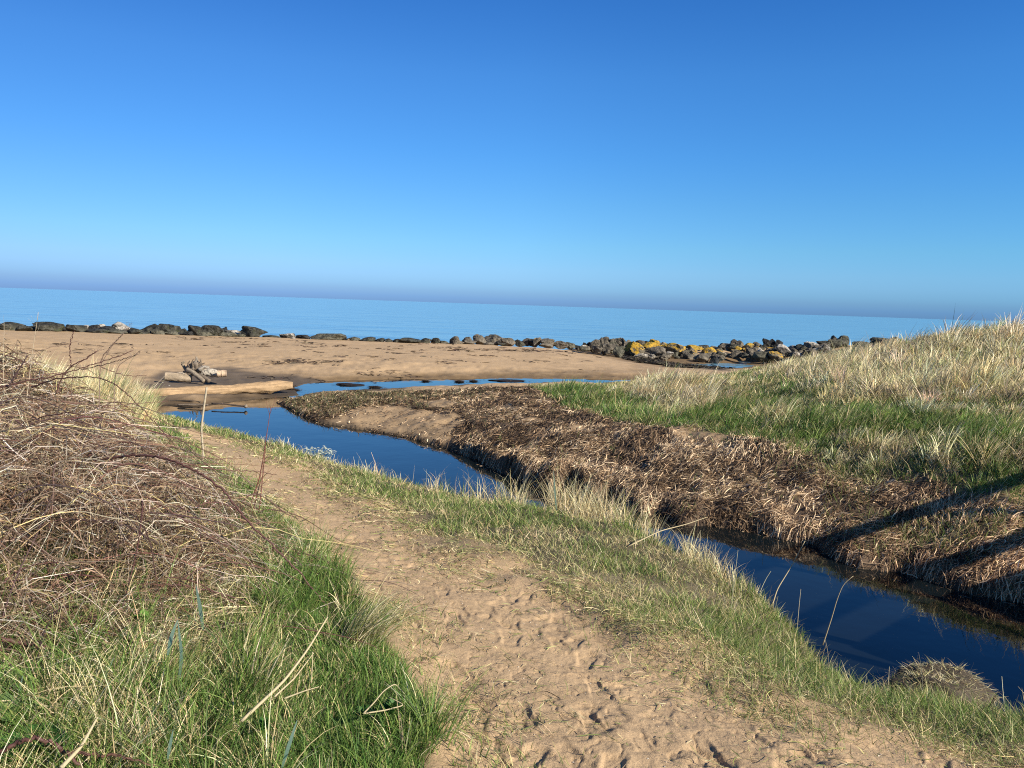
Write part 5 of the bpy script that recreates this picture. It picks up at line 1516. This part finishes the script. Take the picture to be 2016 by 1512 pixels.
def beach_flecks():
    h = Heap(); g = np.random.default_rng(81)
    lines = [((0,676),(560,682),3,150), ((380,668),(900,690),4,260), ((330,665),(420,668),2,60), ((520,717),(660,713),3,260), ((560,704),(700,706),7,70), ((700,685),(1150,692),5,260), ((860,687),(1130,694),1.6,260), ((700,730),(820,742),5,120), ((900,702),(1180,712),7,120),
             ((0,690),(500,700),8,90), ((600,690),(900,705),8,110), ((430,740),(660,748),3,60)]
    for (x0, y0), (x1, y1), s, n in lines:
        t = g.random(n // 7 + 1); px = x0 + (x1 - x0) * t; py = y0 + (y1 - y0) * t + g.normal(0, s, len(t))
        p = hit(px, py)
        k = np.repeat(np.arange(len(px)), g.integers(1, 12, len(px)))
        x = p[k, 0] + g.normal(0, .22, len(k)); y = p[k, 1] + g.normal(0, .12, len(k))
        ok = (y > 17) & (y < 50); x, y = x[ok], y[ok]; m_ = len(x)
        h.add(*lying(x, y, nrm(m_, .22, .12, .06, g=g), lod(R2(x, y), .007, .65) * g.uniform(.6, 1.6, m_), g.normal(0, .5, m_), np.full(m_, .015), g.normal(0, .02, m_), pal([(.05,.035,.025), (.09,.06,.04), (.14,.10,.065)], m_, g=g), curl=1., m=4, g=g))
    # the black weed between sand and rocks
    x = g.uniform(5, 17, 60000); y = g.uniform(38, 50, 60000)
    d = sdist(WEEDSTRIP, x, y) + (vnoise(x, y, .8, 85) - .5) * 1.2
    k = d < .25; x, y = x[k][:9000], y[k][:9000]; m_ = len(x)
    h.add(*lying(x, y, nrm(m_, .25, .12, .06, g=g), np.full(m_, .018), g.uniform(0, 6.28, m_), np.abs(g.normal(0, .05, m_)) + .02, g.normal(0, .04, m_), pal([(.025,.02,.016), (.05,.04,.028), (.10,.08,.05)], m_, g=g), curl=1., m=4, g=g))
    tag(h.build('beach_wrack', M_WEED), 'dark flecks and lines of seaweed strewn over the beach', 'seaweed', kind='stuff')
beach_flecks()

def box(h, c, ax, s, col):
    """box centred at c, s = full sizes along the three axes in ax"""
    ax = np.array(ax, float); V = []
    for i in (-1, 1):
        for j in (-1, 1):
            for k in (-1, 1): V.append(np.array(c) + ax[0] * i * s[0] / 2 + ax[1] * j * s[1] / 2 + ax[2] * k * s[2] / 2)
    F = np.array([(0,1,3,2),(4,6,7,5),(0,4,5,1),(2,3,7,6),(0,2,6,4),(1,5,7,3)])
    h.add(np.array(V), F, np.tile(np.array(col, float), (8, 1)))
def bridge():
    D = np.array([.76, .65, 0]); N = np.array([.65, -.76, 0]); Z = np.array([0, 0, 1.])
    A0 = np.array([7.29, 6.45, 0]) - D * 2.1
    wood = (.20,.16,.11)
    root = bpy.data.objects.new('footbridge', None); link(root); root.location = (*A0[:2], 1.5)
    tag(root, 'wooden footbridge whose railing throws the two dark shadow bars on the right-hand bank', 'footbridge')
    org = np.array(root.location)
    Ln = 6.0; ax = [D, N, Z]
    h = Heap()
    for k in range(int(Ln / .16)):
        box(h, A0 + D * (.08 + k * .16) + N * .6 + Z * 1.62 - org, ax, (.145, 1.35, .04), np.array(wood) * random.uniform(.8, 1.2))
    h.build('deck', M_PLANK, root, smooth=False)
    for s_ in (.1, 1.1):
        h = Heap(); box(h, A0 + D * Ln / 2 + N * s_ + Z * 1.48 - org, ax, (Ln, .1, .22), wood); h.build('beam', M_PLANK, root, smooth=False)
    for s_ in (-.02, 1.22):
        for z, hh in ((2.70, .15),):
            h = Heap(); box(h, A0 + D * Ln / 2 + N * s_ + Z * z - org, ax, (Ln, .045, hh), wood); h.build('rail', M_PLANK, root, smooth=False)
        for k in range(4):
            h = Heap(); box(h, A0 + D * (.15 + k * 1.9) + N * (s_ + (.075 if s_ < 1 else -.075)) + Z * 2.05 - org, ax, (.1, .1, 1.4), wood); h.build('post', M_PLANK, root, smooth=False)
bridge()

def pebbles():
    g = np.random.default_rng(91); V, F = _ICO[3]
    V, F = _ico(1); h = Heap()
    x, y = scatter(2600, 2.2, 12, 1.5, lambda x, y: (G(x, y)[..., 2] < -.05) * 1., g=g)
    z = GH(x, y)
    for i in range(min(len(x), 520)):
        s = g.uniform(.0012, .0032) * (1 + .12 * y[i])
        c = [(.50,.43,.33), (.20,.16,.12), (.40,.30,.2), (.50,.45,.36)][g.integers(0, 4)]
        h.add(V * [s * g.uniform(.8, 1.6), s, s * .7] + [x[i], y[i], z[i] + s * .3], F, np.tile(np.array(c), (len(V), 1)))
    tag(h.build('shell_grit', M_WOOD), 'tiny pebbles and shell bits scattered over the sandy path', 'gravel', kind='stuff')
pebbles()
